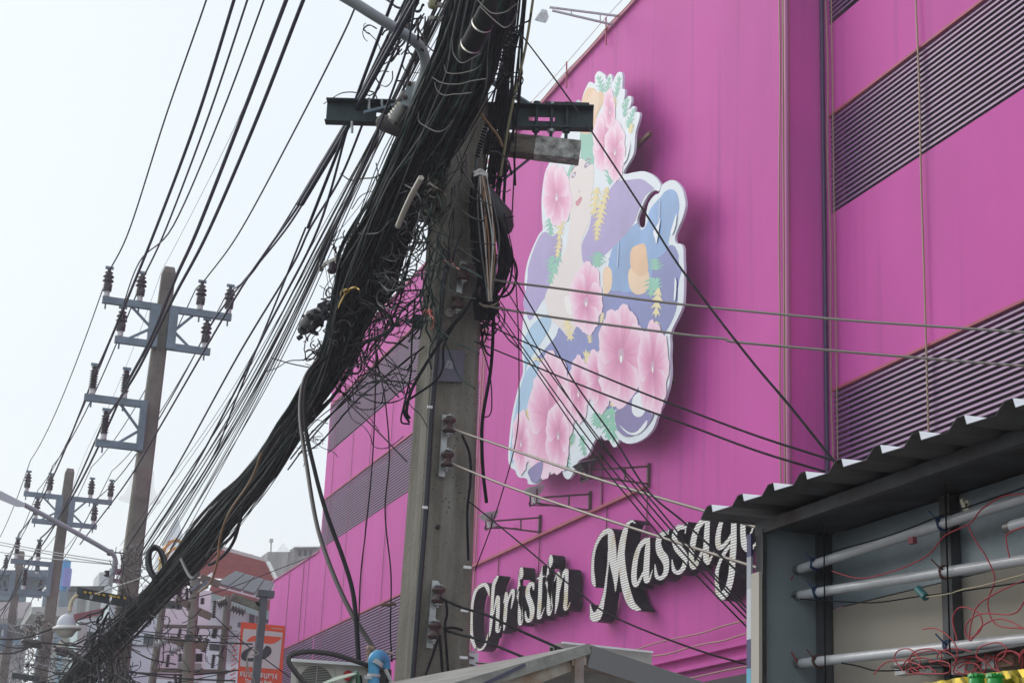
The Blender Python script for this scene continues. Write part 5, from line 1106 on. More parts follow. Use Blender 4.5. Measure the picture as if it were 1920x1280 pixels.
part('gusset', RUSTB, gb, lambda b: b.bar(G(1072, 1236, -.012), G(1098, 1234, -.012), .012, .06))
part('dark_infill', mat('gable_infill_black', (.02, .018, .016), .9), gb, lambda b: b.add([G(900, 1400, 1.6), G(1400, 1400, 1.6), G(1290, 1276, 1.6), G(1103, 1219, 1.6), G(900, 1295, 1.6)], [(0, 1, 2, 3, 4)]))  # near-black upright sheet filling the gable behind the rafters
# long pale air curtain box behind the gable
ab = empty('rooftop_unit', P(1125, 1225, Y=10.4), 'long pale metal air unit behind the gable canopy', 'air unit')
AYm = 10.4
part('casing', mat('unit_cream', (.50, .49, .46), .6, c2=(.36, .35, .32), scale=5), ab, lambda b: b.hexa([P(x, y, Y=AYm + o) for o in (0, .5) for x, y in ((1040, 1262), (1222, 1268), (1222, 1222), (1055, 1204))]))
part('side_cheek', MATS['unit_cream'], ab, lambda b: b.hexa([P(x, y, Y=AYm + o) for o, q in ((0, 0), (.02, 0)) for x, y in ((1029, 1262), (1039.5, 1262), (1054, 1204), (1030, 1208))]))
for x, y in ((1033, 1217), (1041, 1216), (1033, 1228), (1041, 1227)): part('vent_slot', MATS['dark_hole'], ab, lambda b: b.box(P(x + 1, y, Y=AYm - .004), (.017, .012, .026)))
part('top_lip', WHITE, ab, lambda b: b.bar(P(1054, 1204, Y=AYm - .03), P(1223, 1222, Y=AYm - .03), .03, .012))

# ------------------------------------------------------------------ air conditioner, blue pipe, green awning
AY = 10.9
def Q(x, y, o=0.): return P(x, y, Y=AY + o)
ac = empty('air_conditioner', Q(620, 1300), 'cream outdoor air conditioner with round fan grille and red badge', 'air conditioner')
CREAM = mat('ac_cream', (.52, .50, .45), .55, var=.06, scale=5)
cor = [(542, 1330), (694, 1338), (694, 1247), (547, 1237)]
part('casing', CREAM, ac, lambda b: b.hexa([Q(x, y, o) for o in (0, .35) for x, y in cor]))
part('top_lid', WHITE, ac, lambda b: b.bar(Q(546, 1237, -.02), Q(695, 1247, -.02), .06, .018, (0, 0, 1)))
fc = Q(592, 1281, -.01)
part('fan_well', mat('fan_dark', (.06, .06, .055), .6), ac, lambda b: b.lathe(fc + V(0, .006, 0), (0, -1, 0), [(0, .0), (.001, .112), (.004, .112), (.005, 0)], 28))
gr = part('fan_grille', mat('grille_grey', (.40, .38, .34), .5), ac, lambda b: [b.bar(fc + V(-math.sqrt(max(.112 ** 2 - z * z, 0)), -.006, z), fc + V(math.sqrt(max(.112 ** 2 - z * z, 0)), -.006, z), .004, .003) for z in np.arange(-.108, .109, .0105)] and b.bar(fc + V(0, -.009, -.11), fc + V(0, -.009, .11), .004, .003))
part('badge', mat('badge_red', (.55, .03, .03), .4), ac, lambda b: b.lathe(Q(653, 1266, -.006), (0, -1, 0), [(0, 0), (.001, .034), (.004, .034), (.005, 0)], 20))
part('panel_line', MATS['grille_grey'], ac, lambda b: b.tube([Q(x, y, -.006) for x, y in ((556, 1300), (557, 1250), (562, 1246), (624, 1250), (629, 1255), (630, 1300))], .002, 4))
aw = empty('green_awning', Q(650, 1275, -.6), 'translucent green awning sheet in front of the air conditioner', 'awning')
GRN = mat('faded_green_sheet', (.28, .45, .34), .4, c2=(.50, .52, .42), scale=5, alpha=.88)
part('sheet', GRN, aw, lambda b: b.hexa([P(x, y, Y=Y_) for o in (0, 2) for x, y, Y_ in ((585, 1288 + o, 10.0), (668, 1262 + o, 10.0), (671, 1258 + o, 10.5), (628, 1268 + o, 10.5))]))
part('frame_edge', mat('green_edge', (.05, .16, .09), .5), aw, lambda b: b.tube([P(669, 1259, Y=10.2), P(655, 1280, Y=10.1), P(625, 1292, Y=10.0)], .012, 6).tube([P(669, 1259, Y=10.2), P(674, 1300, Y=10.2)], .014, 6))
bp = empty('blue_water_pipe', Q(703, 1290, -.2), 'light blue plastic pipe bending over at the foot of the pole', 'pipe')
BLU = mat('blue_pvc', (.06, .30, .52), .4, var=.1, scale=6)
part('riser', BLU, bp, lambda b: b.tube([Q(700, 1420, -.2), Q(701, 1240, -.2)], .036, 16))
part('elbow', BLU, bp, lambda b: b.tube(spline([Q(701, 1243, -.2), Q(703, 1233, -.2), Q(711, 1229, -.15), Q(719, 1236, -.1), Q(721, 1252, -.08)], 4), .040, 16))
part('band', GALV, bp, lambda b: b.lathe(Q(700.5, 1269, -.2), (0, 0, 1), [(0, .037), (0, .042), (.02, .042), (.02, .037)], 16).box(Q(690, 1269, -.22), (.05, .02, .02)))
part('tape', GALV, bp, lambda b: b.lathe(Q(704, 1246, -.21), (.5, 0, 1), [(0, .038), (0, .044), (.03, .044), (.03, .038)], 12))
jb = empty('junction_panel', Q(690, 1262, .1), 'dark service panel and rusty rod behind the blue pipe', 'panel')
part('panel', mat('panel_black', (.02, .02, .02), .5), jb, lambda b: b.hexa([Q(x, y, o) for o in (.02, .12) for x, y in ((690, 1330), (734, 1330), (734, 1254), (690, 1250))]))
part('rusty_rod', RUSTB, jb, lambda b: b.tube([Q(691, 1258, -.02), Q(692, 1215, -.02)], .014, 8).tube([Q(700, 1219, 0), Q(736, 1224, .1)], .01, 6).tube([Q(688, 1213, -.02), Q(700, 1216, -.02)], .018, 8))
wire('pale cut end of the swooping cable behind the blue pipe', [(722, 1254), (730, 1270), (742, 1295)], .013, LIGHTC, name='cable_end', Ya=10.7, Yb=10.7)

# ------------------------------------------------------------------ orange bank sign and the steel post
BY = 34.0
def K(x, y, o=0.): return P(x, y, Y=BY + o)
bs = empty('bank_sign', K(490, 1330), 'tall orange and white bank light box sign with dark emblem', 'sign')
ORG = mat('sign_orange', (.78, .075, .012), .5, var=.1, scale=3); SWH = mat('sign_white', (.62, .57, .56), .5, var=.05, scale=2)
part('frame', ORG, bs, lambda b: b.hexa([K(x, y, o) for o in (0, .95) for x, y in ((437, 1400), (521, 1408), (535, 1173), (452, 1165))]))
tl, tr, bl = K(456, 1177, -.004), K(531, 1185, -.004), K(447, 1400, -.004)
ex = (tr - tl); ez = V(0, 0, -1)
def face(name, m, pts, o):  # pts in photo px on the front plane
    b = MB(); b.poly([pts], mapf=lambda x, y, d: (lambda p: (p.x, p.y, p.z))(K(x, y, o)), thick=None); return b.build(name, m, bs)
Z1 = lambda x, y: (430 + x / 9.846, 1150 + y / 9.846)
face('white_panel', SWH, [Z1(262, 268), Z1(985, 345), Z1(915, 1025), Z1(192, 965)], -.006)
face('emblem_orange', ORG, closed([Z1(*q) for q in ((322, 508), (380, 440), (460, 405), (600, 402), (780, 415), (965, 435), (900, 500), (800, 548), (700, 548), (560, 528), (440, 508))], 3), -.012)
DK = mat('emblem_dark', (.02, .02, .035), .5)
face('emblem_dark', DK, closed([Z1(*q) for q in ((460, 600), (340, 640), (240, 710), (215, 790), (250, 850), (340, 875), (480, 872), (600, 845), (700, 800), (770, 730), (780, 670), (750, 610), (680, 588), (640, 640), (570, 740), (500, 790), (400, 815), (330, 800), (360, 700))], 3), -.012)
part('slogan_strip', mat('sign_cream', (.62, .45, .38), .6), bs, lambda b: b.hexa([K(x, y, o) for o in (-.012, -.004) for x, y in ((509, 1177.3), (530, 1179.6), (530, 1178.4), (509, 1176.2))]))
for i in range(10): part('side_fin', mat('orange_fade', (.55, .14, .11), .6), bs, lambda b: b.box(K(452 - 15 * (40 + i * 9) / 235, 1205 + i * 9, .0) + V(-.012, .45, 0), (.02, .5, .02)))
def text3d(s, size, org, m, parent, name):
    cu = bpy.data.curves.new(name, 'FONT'); cu.body = s; cu.size = size; cu.extrude = .004; cu.offset = .004
    o = bpy.data.objects.new(name, cu); COL.objects.link(o); bpy.context.view_layer.update()
    me = bpy.data.meshes.new_from_object(o.evaluated_get(bpy.context.evaluated_depsgraph_get())); bpy.data.objects.remove(o)
    o = bpy.data.objects.new(name, me); COL.objects.link(o); me.materials.clear(); me.materials.append(m)
    o.parent = parent; o.location = Vector(org) - wloc(parent); o.rotation_euler = (math.pi / 2, 0, 0)
    wd = max(v.co.x for v in me.vertices) - min(v.co.x for v in me.vertices); return o, wd
SWT = mat('sign_text', (.70, .66, .64), .5)
p0 = K(449, 1267, -.012); o, wd = text3d('ธนาคารธนชาต', .17, p0, SWT, bs, 'thai_lettering'); tw = (K(520, 1270, -.012) - p0).length; o.scale = (tw / wd, 1, 1)
p0 = K(459, 1279.5, -.012); o, wd = text3d('Thanachart Bank', .12, p0, SWT, bs, 'english_lettering'); tw = (K(510, 1284, -.012) - p0).length; o.scale = (tw / wd, 1, 1)
SY = 26.0
pp = empty('steel_post', (P(475, 1280, Y=SY).x, SY, 0), 'square grey steel post standing in front of the orange bank sign', 'post')
part('shaft', mat('post_grey', (.10, .115, .13), .6, metal=.2, var=.2, scale=3), pp, lambda b: b.bar((P(470, 1330, Y=SY).x - .02, SY, 0), P(495, 1117, Y=SY), .11, .11, (0, 1, 0)))
part('cap_bracket', MATS['post_grey'], pp, lambda b: b.box(P(497, 1113, Y=SY), (.26, .16, .10)).bar(P(480, 1133, Y=SY), P(498, 1120, Y=SY), .06, .08))
part('arm', mat('mossy_arm', (.22, .25, .20), .8, c2=(.10, .08, .06), scale=8), pp, lambda b: b.bar(P(434, 1118, Y=SY), P(489, 1138, Y=SY), .06, .11))
wl = MB()
wl.tube(wire_pts([(462, 1262), (464, 1230), (474, 1217), (484, 1222), (482, 1226), (472, 1227)], Ya=SY - .1, Yb=SY - .1), .010, 5).tube(wire_pts([(463, 1230), (466, 1256), (474, 1270), (480, 1285)], Ya=SY - .1, Yb=SY - .1), .010, 5)
wl.build('pale_cord', mat('pale_olive_cord', (.33, .32, .24), .7), None, 'pale olive cord looped round the grey steel post', 'cord')
wire('black wire slanting up to the pink building above the bank sign', [(330, 1128), (420, 1105), (520, 1067), (590, 1040)], .012, BLACK, Ya=34, Yb=55)
wire('thin black wire slanting down across the bank sign', [(398, 1150), (440, 1190), (500, 1237), (560, 1280)], .010, BLACK, Ya=30, Yb=30)
# ------------------------------------------------------------------ far houses at the lower left
def H(x, y, Y): return P(x, y, Y=Y)
def block(name, root, m, x0, y0_, x1, y1_, Y, dep=4., top=None):
    """box whose front face shows at these pixels (top edge y0_, bottom y1_), depth dep behind it"""
    a, b_ = H(x0, y0_, Y), H(x1, y0_ if top is None else top, Y); c, d = H(x1, y1_, Y), H(x0, y1_, Y)
    x0m, x1m = a.x, b_.x; zb = min(c.z, d.z)
    return part(name, m, root, lambda b: b.hexa([(x0m, Y, zb), (x1m, Y, zb), (x1m, Y + dep, zb), (x0m, Y + dep, zb), (x0m, Y, a.z), (x1m, Y, b_.z), (x1m, Y + dep, b_.z), (x0m, Y + dep, a.z)]))
def rect(name, root, m, x0, y0_, x1, y1_, Y, out=.05, th=.06):
    a, c = H(x0, y0_, Y), H(x1, y1_, Y); return part(name, m, root, lambda b: b.mm((a.x, Y - out, c.z), (c.x, Y - out + th, a.z)))
WW = mat('old_white_wall', (.76, .90, .90), .8, c2=(.58, .72, .74), scale=.5, stretch=(1.5, 1, .35)); streaks(WW, (.20, .22, .22), .7, (1.2, 1.2, .1), .5)
GWALL = mat('grey_stained_wall', (.42, .42, .40), .85, c2=(.18, .18, .17), scale=.6, stretch=(2, 1, .4))
RT = mat('red_roof_tile', (.30, .062, .048), .7, var=.25, scale=2); TRIM = mat('pale_trim', (.50, .52, .50), .7, var=.15, scale=2)
DG_ = mat('dark_green_glass', (.03, .085, .075), .2); DW = mat('dark_window', (.02, .03, .035), .25)
# red tiled house
YH = 78.0
rh = empty('red_roof_house', (H(430, 1280, YH).x, YH, 0), 'white house with stepped red tiled roofs beside the pink building', 'house')
part('wall', WW, rh, lambda b: b.mm((H(262, 1200, YH).x, YH, 0), (H(513, 1130, YH).x, YH + 8, H(400, 1112, YH).z)))
def roof_rows(name, px_l, px_r, Yf, Yb_, n, m):
    """px_l, px_r: (eave x,y, ridge x,y) left and right edges; overlapping tile courses"""
    el, er = H(px_l[0], px_l[1], Yf), H(px_r[0], px_r[1], Yf); rl, rr_ = H(px_l[2], px_l[3], Yb_), H(px_r[2], px_r[3], Yb_)
    rf = empty('roof', el, parent=rh); first = None
    for i in range(n):
        t0, t1 = i / n, (i + 1) / n + .004
        a, b_, c, d = el.lerp(rl, t0), er.lerp(rr_, t0), er.lerp(rr_, t1), el.lerp(rl, t1); up_ = V(0, -.06, .17)
        MB().hexa([a, b_, c - V(0, 0, .03), d - V(0, 0, .03), a + up_, b_ + up_, c + V(0, 0, .005), d + V(0, 0, .005)]).build('tile_course', m, rf)
    part('ridge_cap', TRIM, rf, lambda b: b.bar(rl + V(0, 0, .1), rr_ + V(0, 0, .1), .35, .3))
    part('verge_trim', TRIM, rf, lambda b: b.bar(er + V(.05, 0, .05), rr_ + V(.05, 0, .08), .22, .22))
    return el, er
roof_rows('upper', (330, 1078, 352, 1016), (515, 1092, 499, 1058), YH, YH + 5.5, 15, RT)
el, er = roof_rows('lower', (392, 1110, 398, 1098), (516, 1148, 514, 1120), YH - 1.6, YH - .3, 5, RT)
part('eave_board', mat('green_fascia', (.22, .33, .31), .7), rh, lambda b: b.bar(el + V(0, 0, -.2), er + V(0, 0, -.2), .15, .35))
part('finial', WHITE, rh, lambda b: b.tube([H(389, 1086, YH - 1), H(394, 1080, YH - 1), H(398, 1072, YH - 1)], [.18, .12, .01], 6))
for k, (x0_, x1_) in enumerate(((468, 476), (482, 490), (496, 504))):
    w_ = rect('window', rh, DW, x0_, 1148, x1_, 1168, YH - .0, .06)
for i in range(12): part('louvre_strip', mat('strip_grey', (.42, .44, .45), .7), rh, lambda b: b.box(H(436, 1182 + i * 5, YH - .1), (.5, .06, .05)))
rect('window', rh, DG_, 446, 1166, 456, 1176, YH); rect('sign_sheet', rh, mat('notice_board', (.35, .40, .45), .6), 376, 1229, 389, 1240, YH - .3)
# solar panels on their rack
YS = 58.0
so_ = empty('solar_array', H(460, 1110, YS), 'tilted solar panels seen from below in front of the red roof', 'solar panel')
c4 = [H(405, 1094, YS), H(441, 1072, YS + 2.2), H(514, 1094, YS + 2.2), H(502, 1121, YS)]
PANB = mat('panel_underside', (.09, .11, .12), .5)
for i in range(4):
    t0, t1 = i / 4 + .012, (i + 1) / 4 - .012
    a, b_, c, d = c4[0].lerp(c4[3], t0), c4[0].lerp(c4[3], t1), c4[1].lerp(c4[2], t1), c4[1].lerp(c4[2], t0)
    part('solar_panel', PANB, so_, lambda b: b.hexa([a, b_, c, d, a + V(0, 0, .06), b_ + V(0, 0, .06), c + V(0, 0, .06), d + V(0, 0, .06)]))
for i in range(5): part('frame_rail', WHITE, so_, lambda b: b.bar(c4[0].lerp(c4[3], i / 4) - V(0, 0, .04), c4[1].lerp(c4[2], i / 4) - V(0, 0, .04), .06, .05))
for t in (0, .5, 1): part('frame_rail', WHITE, so_, lambda b: b.bar(c4[0].lerp(c4[1], t) - V(0, 0, .07), c4[3].lerp(c4[2], t) - V(0, 0, .07), .06, .05))
for x, y in ((444, 1076), (489, 1089)): part('prop', WHITE, so_, lambda b: b.tube([H(x, y, YS + 1.9), H(x - 1, y + 28, YS + 1.9)], .05, 6))
# grey concrete rooftops
YG = 100.0
gcb = empty('concrete_building', (H(540, 1080, YG).x, YG, 0), 'weathered grey concrete rooftops with small pyramid right of the red roof', 'building')
block('tower_block', gcb, GWALL, 502, 1034, 541, 1330, YG, 6); block('tower_block', gcb, GWALL, 553, 1024, 600, 1330, YG + 1, 6); block('link_block', gcb, GWALL, 541.2, 1035, 552.8, 1330, YG + .4, 4)
part('roof_slab', TRIM, gcb, lambda b: b.hexa([H(x, y, YG + o) for o in (.6, 4) for x, y in ((551, 1026.5), (602, 1025.5), (602, 1023.5), (551, 1024.5))]))
a = H(531, 1017, YG + 2); part('pyramid', WHITE, gcb, lambda b: b.add([H(518, 1034, YG), H(545, 1034, YG), H(543, 1033, YG + 4), H(520, 1033, YG + 4), a], [(0, 1, 4), (1, 2, 4), (2, 3, 4), (3, 0, 4)]))
for x in (508, 470): part('antenna', GALV, gcb, lambda b: b.tube([H(x, 1034 if x > 500 else 1052, YG), H(x + .6, 1012 if x > 500 else 1041, YG)], .05, 5).box(H(x + .6, 1013 if x > 500 else 1042, YG), (.2, .2, .2)))
for x in (560, 570, 580): rect('window', gcb, DW, x, 1030, x + 5, 1042, YG + 1)
# white spire
YC = 120.0
ch = empty('white_spire', (H(323, 1100, YC).x, YC, 0), 'pale pointed temple spire rising behind the cable bundle', 'spire')
zb_, zt_ = H(323, 1045, YC).z, H(325, 966, YC).z; hh = zt_ - zb_
part('cone', mat('spire_white', (.72, .74, .77), .7, var=.05, scale=1), ch, lambda b: b.lathe((H(323, 1045, YC).x, YC, zb_), (.02, 0, 1), [(-6, 1.5), (0, 1.15)] + [(hh * t, 1.15 * (1 - t) ** 1.0 + (.03 if int(t * 20) % 2 else 0)) for t in np.linspace(.02, .98, 22)] + [(hh, .01)], 16))
YO = 70.0
go = empty('gilded_gable', H(326, 1075, YO), 'gilded ornamental gable end half hidden behind the cable bundle', 'ornament')
rs = random.Random(8); GOLD = mat('gilt', (.55, .38, .10), .4, metal=.5, var=.5, scale=3)
cg = H(328, 1058, YO)
for k in range(40):
    an = k * .42; r0 = .25 + .022 * k; part('gilt_scroll', GOLD, go, lambda b: b.bar(cg + V(math.cos(an) * r0 * .55, 0, math.sin(an) * r0), cg + V(math.cos(an + .5) * r0 * .62, -.1, math.sin(an + .5) * r0 * 1.05), .09, .12))
part('base', WHITE, go, lambda b: b.mm(cg + V(-1.1, .1, -4.5), cg + V(1.6, .7, -.9)))
# white and grey town blocks
def house(label, spec, Yb_, name='town_house', cat='house'):
    r_ = empty(name, (H(spec[0][2], 1280, Yb_).x, Yb_, 0), label, cat)
    for s_ in spec:
        kind = s_[0]
        if kind == 'b': block(s_[1], r_, s_[6], s_[2], s_[3], s_[4], s_[5], Yb_ + (s_[7] if len(s_) > 7 else 0), 5)
        elif kind == 'r': rect(s_[1], r_, s_[6], s_[2], s_[3], s_[4], s_[5], Yb_ + (s_[7] if len(s_) > 7 else 0))
    return r_
GL = 1370
h1 = house('stained bluish white house with small green window behind the tall pole', [('b', 'wall', 208, 1128, 300, GL, WW), ('r', 'window', 270, 1188, 287, 1208, DG_), ('b', 'coping', 206, 1125, 302, 1128.2, GWALL, -.2), ('r', 'ledge', 236, 1209, 300, 1211, GWALL)], 66)
h2 = house('white house wall with dark green shuttered window left of the tall pole', [('b', 'wall', 148, 1158, 207, GL, WW), ('r', 'window', 158, 1183, 178, 1216, DG_), ('r', 'drain_pipe', 149, 1165, 150.5, 1290, TRIM, -.1), ('r', 'gutter', 150, 1159, 205, 1161.5, TRIM, -.2)], 60)
part('awning_strip', mat('maroon_awning', (.24, .05, .07), .7, var=.3, scale=6), h2, lambda b: b.hexa([H(x, y, 57 + o) for o in (0, .8) for x, y in ((140, 1165), (196, 1149), (195, 1139), (138, 1151))]))
h3 = house('dark weathered concrete upper storey behind the dome lamp', [('b', 'wall', 112, 1104, 192, GL, GWALL, 0), ('b', 'parapet', 108, 1098, 196, 1104, mat('sooty_parapet', (.08, .08, .075), .9, var=.4, scale=2), -.3), ('b', 'white_bay', 112, 1112, 128, 1150, TRIM, -.6), ('r', 'column', 140, 1106, 142, 1150, TRIM), ('r', 'column', 164, 1108, 166, 1150, TRIM)], 88)
h4 = house('low cream wall and roofs below the dome lamp', [('b', 'wall', 92, 1222, 150, GL, mat('cream_wall', (.60, .60, .58), .8, var=.1, scale=1)), ('b', 'cornice', 60, 1137, 145, 1150, TRIM, 2), ('b', 'bay', 116, 1196, 150, 1221.5, mat('pink_beige_wall', (.42, .38, .34), .8, var=.1, scale=1), .5), ('r', 'pipe', 108, 1225, 110, 1290, mat('pale_blue_pipe', (.4, .55, .65), .6))], 62)
h5 = house('pale pinkish building block at the far left under the steel canopy', [('b', 'wall', -30, 1128, 60, GL, mat('pinkish_wall', (.60, .56, .56), .8, var=.1, scale=1)), ('r', 'glazing', -10, 1176, 22, 1210, mat('pale_glazing', (.30, .40, .42), .3)), ('r', 'window', 2, 1185, 14, 1209, DW, -.3), ('r', 'mullion', 3.5, 1180, 4.5, 1210, WHITE, -.4), ('r', 'mullion', 14, 1183, 15, 1210, WHITE, -.4), ('b', 'ledge', -30, 1158, 58, 1166, GWALL, -.8), ('b', 'blue_band', -30, 1196, 48, 1204, mat('steel_blue_band', (.20, .32, .45), .6), -.9), ('b', 'salmon_bay', 46, 1168, 66, 1200, mat('salmon_wall', (.48, .28, .23), .8), -.5), ('r', 'blue_rail', -10, 1240, 30, 1243, mat('rail_blue', (.10, .28, .50), .5), -1)], 72)
h6 = house('steel canopy roof with bright blue sheets at the far left', [('b', 'roof_beam', -40, 1068, 92, 1081, mat('canopy_blue_grey', (.13, .19, .23), .6, var=.2, scale=1), 0), ('b', 'blue_sheet', 8, 1087, 36, 1101, mat('bright_blue_sheet', (.03, .16, .50), .5), 1), ('b', 'blue_sheet', 6, 1106, 34, 1114, MATS['bright_blue_sheet'], 1), ('b', 'lower_beam', -30, 1114, 50, 1121, MATS['canopy_blue_grey'], -.5), ('b', 'column', 36, 1081, 42, 1330, MATS['canopy_blue_grey'], 0), ('b', 'column', -20, 1081, -14, 1330, MATS['canopy_blue_grey'], 0)], 92, 'canopy_roof', 'roof')
part('roof_sheet', mat('canopy_roof_top', (.10, .06, .05), .7), h6, lambda b: b.hexa([H(x, y, 92 + o) for o in (-1, 6) for x, y in ((-40, 1066), (95, 1082), (95, 1079), (-40, 1063))]))
for i in range(9): part('truss_member', MATS['canopy_blue_grey'], h6, lambda b: b.bar(H(-10 + i * 11, 1081, 92.2), H(-4 + i * 11, 1114 if i < 6 else 1100, 92.2), .12, .12))
tk = empty('blue_tank', (H(91, 1100, 85).x, 85, 0), 'bright blue water tank standing behind the second pole', 'tank')
part('shell', mat('tank_blue', (.03, .22, .45), .5, var=.15, scale=1), tk, lambda b: b.lathe((H(91, 1330, 85).x, 85, H(91, 1105, 85).z), (0, 0, 1), [(0, .01), (0, .24 * 1.0), (H(91, 1048, 85).z - H(91, 1105, 85).z, .24), (H(91, 1045, 85).z - H(91, 1105, 85).z, .1)], 16))
part('stand', STEELB, tk, lambda b: b.box((tk.location.x, 85, H(91, 1105, 85).z / 2), (.4, .4, H(91, 1105, 85).z)))
t2 = empty('lilac_tank', (H(122, 1100, 85).x, 85, 0), 'lilac cylinder tank right of the second pole', 'tank')
zt = H(124, 1064, 85).z; zb_ = H(124, 1101, 85).z
part('shell', mat('tank_lilac', (.20, .20, .48), .5, var=.1, scale=1), t2, lambda b: b.lathe((H(123, 1080, 85).x, 85, zb_), (0, 0, 1), [(0, .01), (0, .27), (zt - zb_ - .05, .27), (zt - zb_, .20), (zt - zb_ + .01, .0)], 18))
part('stand', STEELB, t2, lambda b: b.box((H(123, 1080, 85).x, 85, zb_ / 2), (.4, .4, zb_)))
tw_ = house('hazy grey high-rise tower between the poles', [('b', 'wall', 187, 1072, 214, 1330, mat('hazy_tower', (.52, .54, .56), .8, var=.08, scale=.3)), ] + [('r', 'window', 188.5 + 4 * c_, 1076 + 5 * r__, 191 + 4 * c_, 1078.4 + 5 * r__, mat('hazy_window', (.36, .39, .42), .5)) for c_ in range(6) for r__ in range(7)], 170, 'tower', 'building')

# ------------------------------------------------------------------ frame of three poles with transformer (behind the bank sign)
YT = 40.0
def T(x, y, o=0.): return P(x, y, Y=YT + o)
tf = empty('transformer_frame', (T(350, 1280).x, YT, 0), 'three weathered concrete poles with beams carrying a transformer and insulators', 'transformer')
def spole(x0_, y0_, x1_, y1_, w_, o):
    a = T(x0_, y0_, o); b_ = T(x1_, y1_, o); d = (b_ - a); f = a + d * (a.z / (a.z - b_.z)); return part('pole', CONCF, tf, lambda b: b.tube([(f.x, f.y, 0), a], [w_ * 1.25 / 2 * 1.25, w_ / 2 * 1.15], 8))
spole(305, 1135, 285, 1280, .14, 0); spole(367, 1083, 353, 1280, .17, -4); spole(428, 1116, 413, 1280, .15, 0)
spole(356, 1192, 352, 1280, .20, -4.6)
for (x0_, y0_, x1_, y1_, h_) in ((304, 1173, 434, 1176, .07), (284, 1255, 426, 1259, .09)): part('beam', mat('rusty_beam', (.22, .19, .16), .8, c2=(.12, .09, .07), scale=4), tf, lambda b: b.bar(T(x0_, y0_, -.2), T(x1_, y1_, -.2), .12, h_))
for (x0_, y0_, x1_, y1_) in ((318, 1196, 350, 1207), (376, 1082, 412, 1095), (352, 1136, 396, 1156), (330, 1123, 360, 1136), (360, 1205, 385, 1212)): part('crossarm', MATS['rusty_beam'], tf, lambda b: b.bar(T(x0_, y0_, -4), T(x1_, y1_, -4), .10, .14))
rs = random.Random(12)
def small_ins(x0_, y0_, x1_, y1_, n=6, r=.075, o=-.3, m=PORC):
    a, b_ = T(x0_, y0_, o), T(x1_, y1_, o); L = (b_ - a).length; prf = [(0, .02)]
    for i in range(n): prf += [(L * (i + .1) / n, r * .5), (L * (i + .5) / n, r), (L * (i + .7) / n, r * .5)]
    return part('insulator', m, tf, lambda b: b.lathe(a, b_ - a, prf + [(L, .02)], 8))
GLZ = mat('silver_disc', (.32, .32, .34), .2)
for q in ((292, 1210, 316, 1198), (318, 1224, 345, 1208), (342, 1096, 359, 1082), (335, 1104, 352, 1090)): small_ins(*q, n=4, r=.11, m=GLZ)
for q in ((408, 1133, 425, 1126), (432, 1138, 460, 1148), (375, 1100, 388, 1094)): small_ins(*q, n=5, r=.12, m=mat('brown_disc', (.07, .06, .06), .15))
for q in ((313, 1250, 316, 1226), (398, 1252, 401, 1226), (337, 1240, 338, 1224), (346, 1240, 347, 1224), (370, 1240, 371, 1224), (376, 1240, 377, 1224), (335, 1128, 337, 1100), (350, 1130, 351, 1102), (379, 1132, 380, 1120), (400, 1158, 403, 1124), (339, 1178, 334, 1195), (372, 1176, 366, 1196), (404, 1178, 400, 1196), (372, 1206, 377, 1192), (381, 1222, 389, 1196), (328, 1262, 331, 1284), (341, 1262, 337, 1284), (318, 1276, 319, 1300), (366, 1278, 367, 1300), (412, 1232, 420, 1208)): small_ins(*q, n=7, r=.06 if rs.random() > .3 else .09)
part('transformer_tank', mat('tank_grey', (.30, .31, .30), .6, var=.2, scale=2), tf, lambda b: b.hexa([T(x, y, o) for o in (-.4, .4) for x, y in ((333, 1253), (378, 1255), (378, 1243), (333, 1241))]))
part('switch_box', DW, tf, lambda b: b.box(T(354, 1196, -4.9), (.16, .12, .12)))
part('switch_box', DW, tf, lambda b: b.box(T(402, 1213, -.4), (.22, .15, .14)))
part('switch_box', DW, tf, lambda b: b.box(T(320, 1133, -.5), (.5, .2, .16)))
part('brace', STEELB, tf, lambda b: b.bar(T(305, 1192), T(324, 1174), .03, .04).bar(T(356, 1108, -4.1), T(373, 1092, -4.1), .03, .05).bar(T(390, 1088, -4.1), T(372, 1108, -4.1), .03, .05))

# ------------------------------------------------------------------ fittings around the tall pole: crossarm, dome lamp, street lamp, coil
a, b_ = P(144, 1109, Y=28.4), P(252, 1130, Y=28.4)
xa = empty('steel_crossarm', a, 'black slotted steel channel on the tall pole above the dome lamp', 'crossarm')
def xarm(b):
    d = (b_ - a).normalized(); L = (b_ - a).length
    for t0, t1 in ((0, .22), (.26, .52), (.56, .9), (.95, L)): b.bar(a + d * t0, a + d * t1, .012, .135, (0, 0, 1))
    b.bar(a + V(0, .04, .075), b_ + V(0, .04, .075), .09, .012).bar(a + V(0, .04, -.075), b_ + V(0, .04, -.075), .09, .012)
part('channel', STEELD, xa, xarm)
for k in range(7): x = 156 + k * 8; part('stud', PORC, xa, lambda b: b.tube([P(x, 1111 + k * 1.6, Y=28.38), P(x + .4, 1103 + k * 1.6, Y=28.38)], .02, 5))
for k in range(9): x = 158 + k * 9 + rs.uniform(-2, 2); part('yellow_tag', YELC, xa, lambda b: b.bar(P(x, 1109 + k * 1.3, Y=28.34), P(x + 5, 1110 + k * 1.4, Y=28.34), .02, .03))
part('lower_channel', STEELD, xa, lambda b: b.bar(P(22, 1265, Y=44.6), P(74, 1273, Y=44.6), .1, .13))
dl = empty('dome_lamp', P(124, 1180, Y=28.0), 'white dome street lamp with wide brim hanging from a yellow bracket', 'lamp')
c = P(124, 1176, Y=28.0); kx = 28.9 / 3233
DW_ = mat('dome_white', (.62, .64, .70), .4)
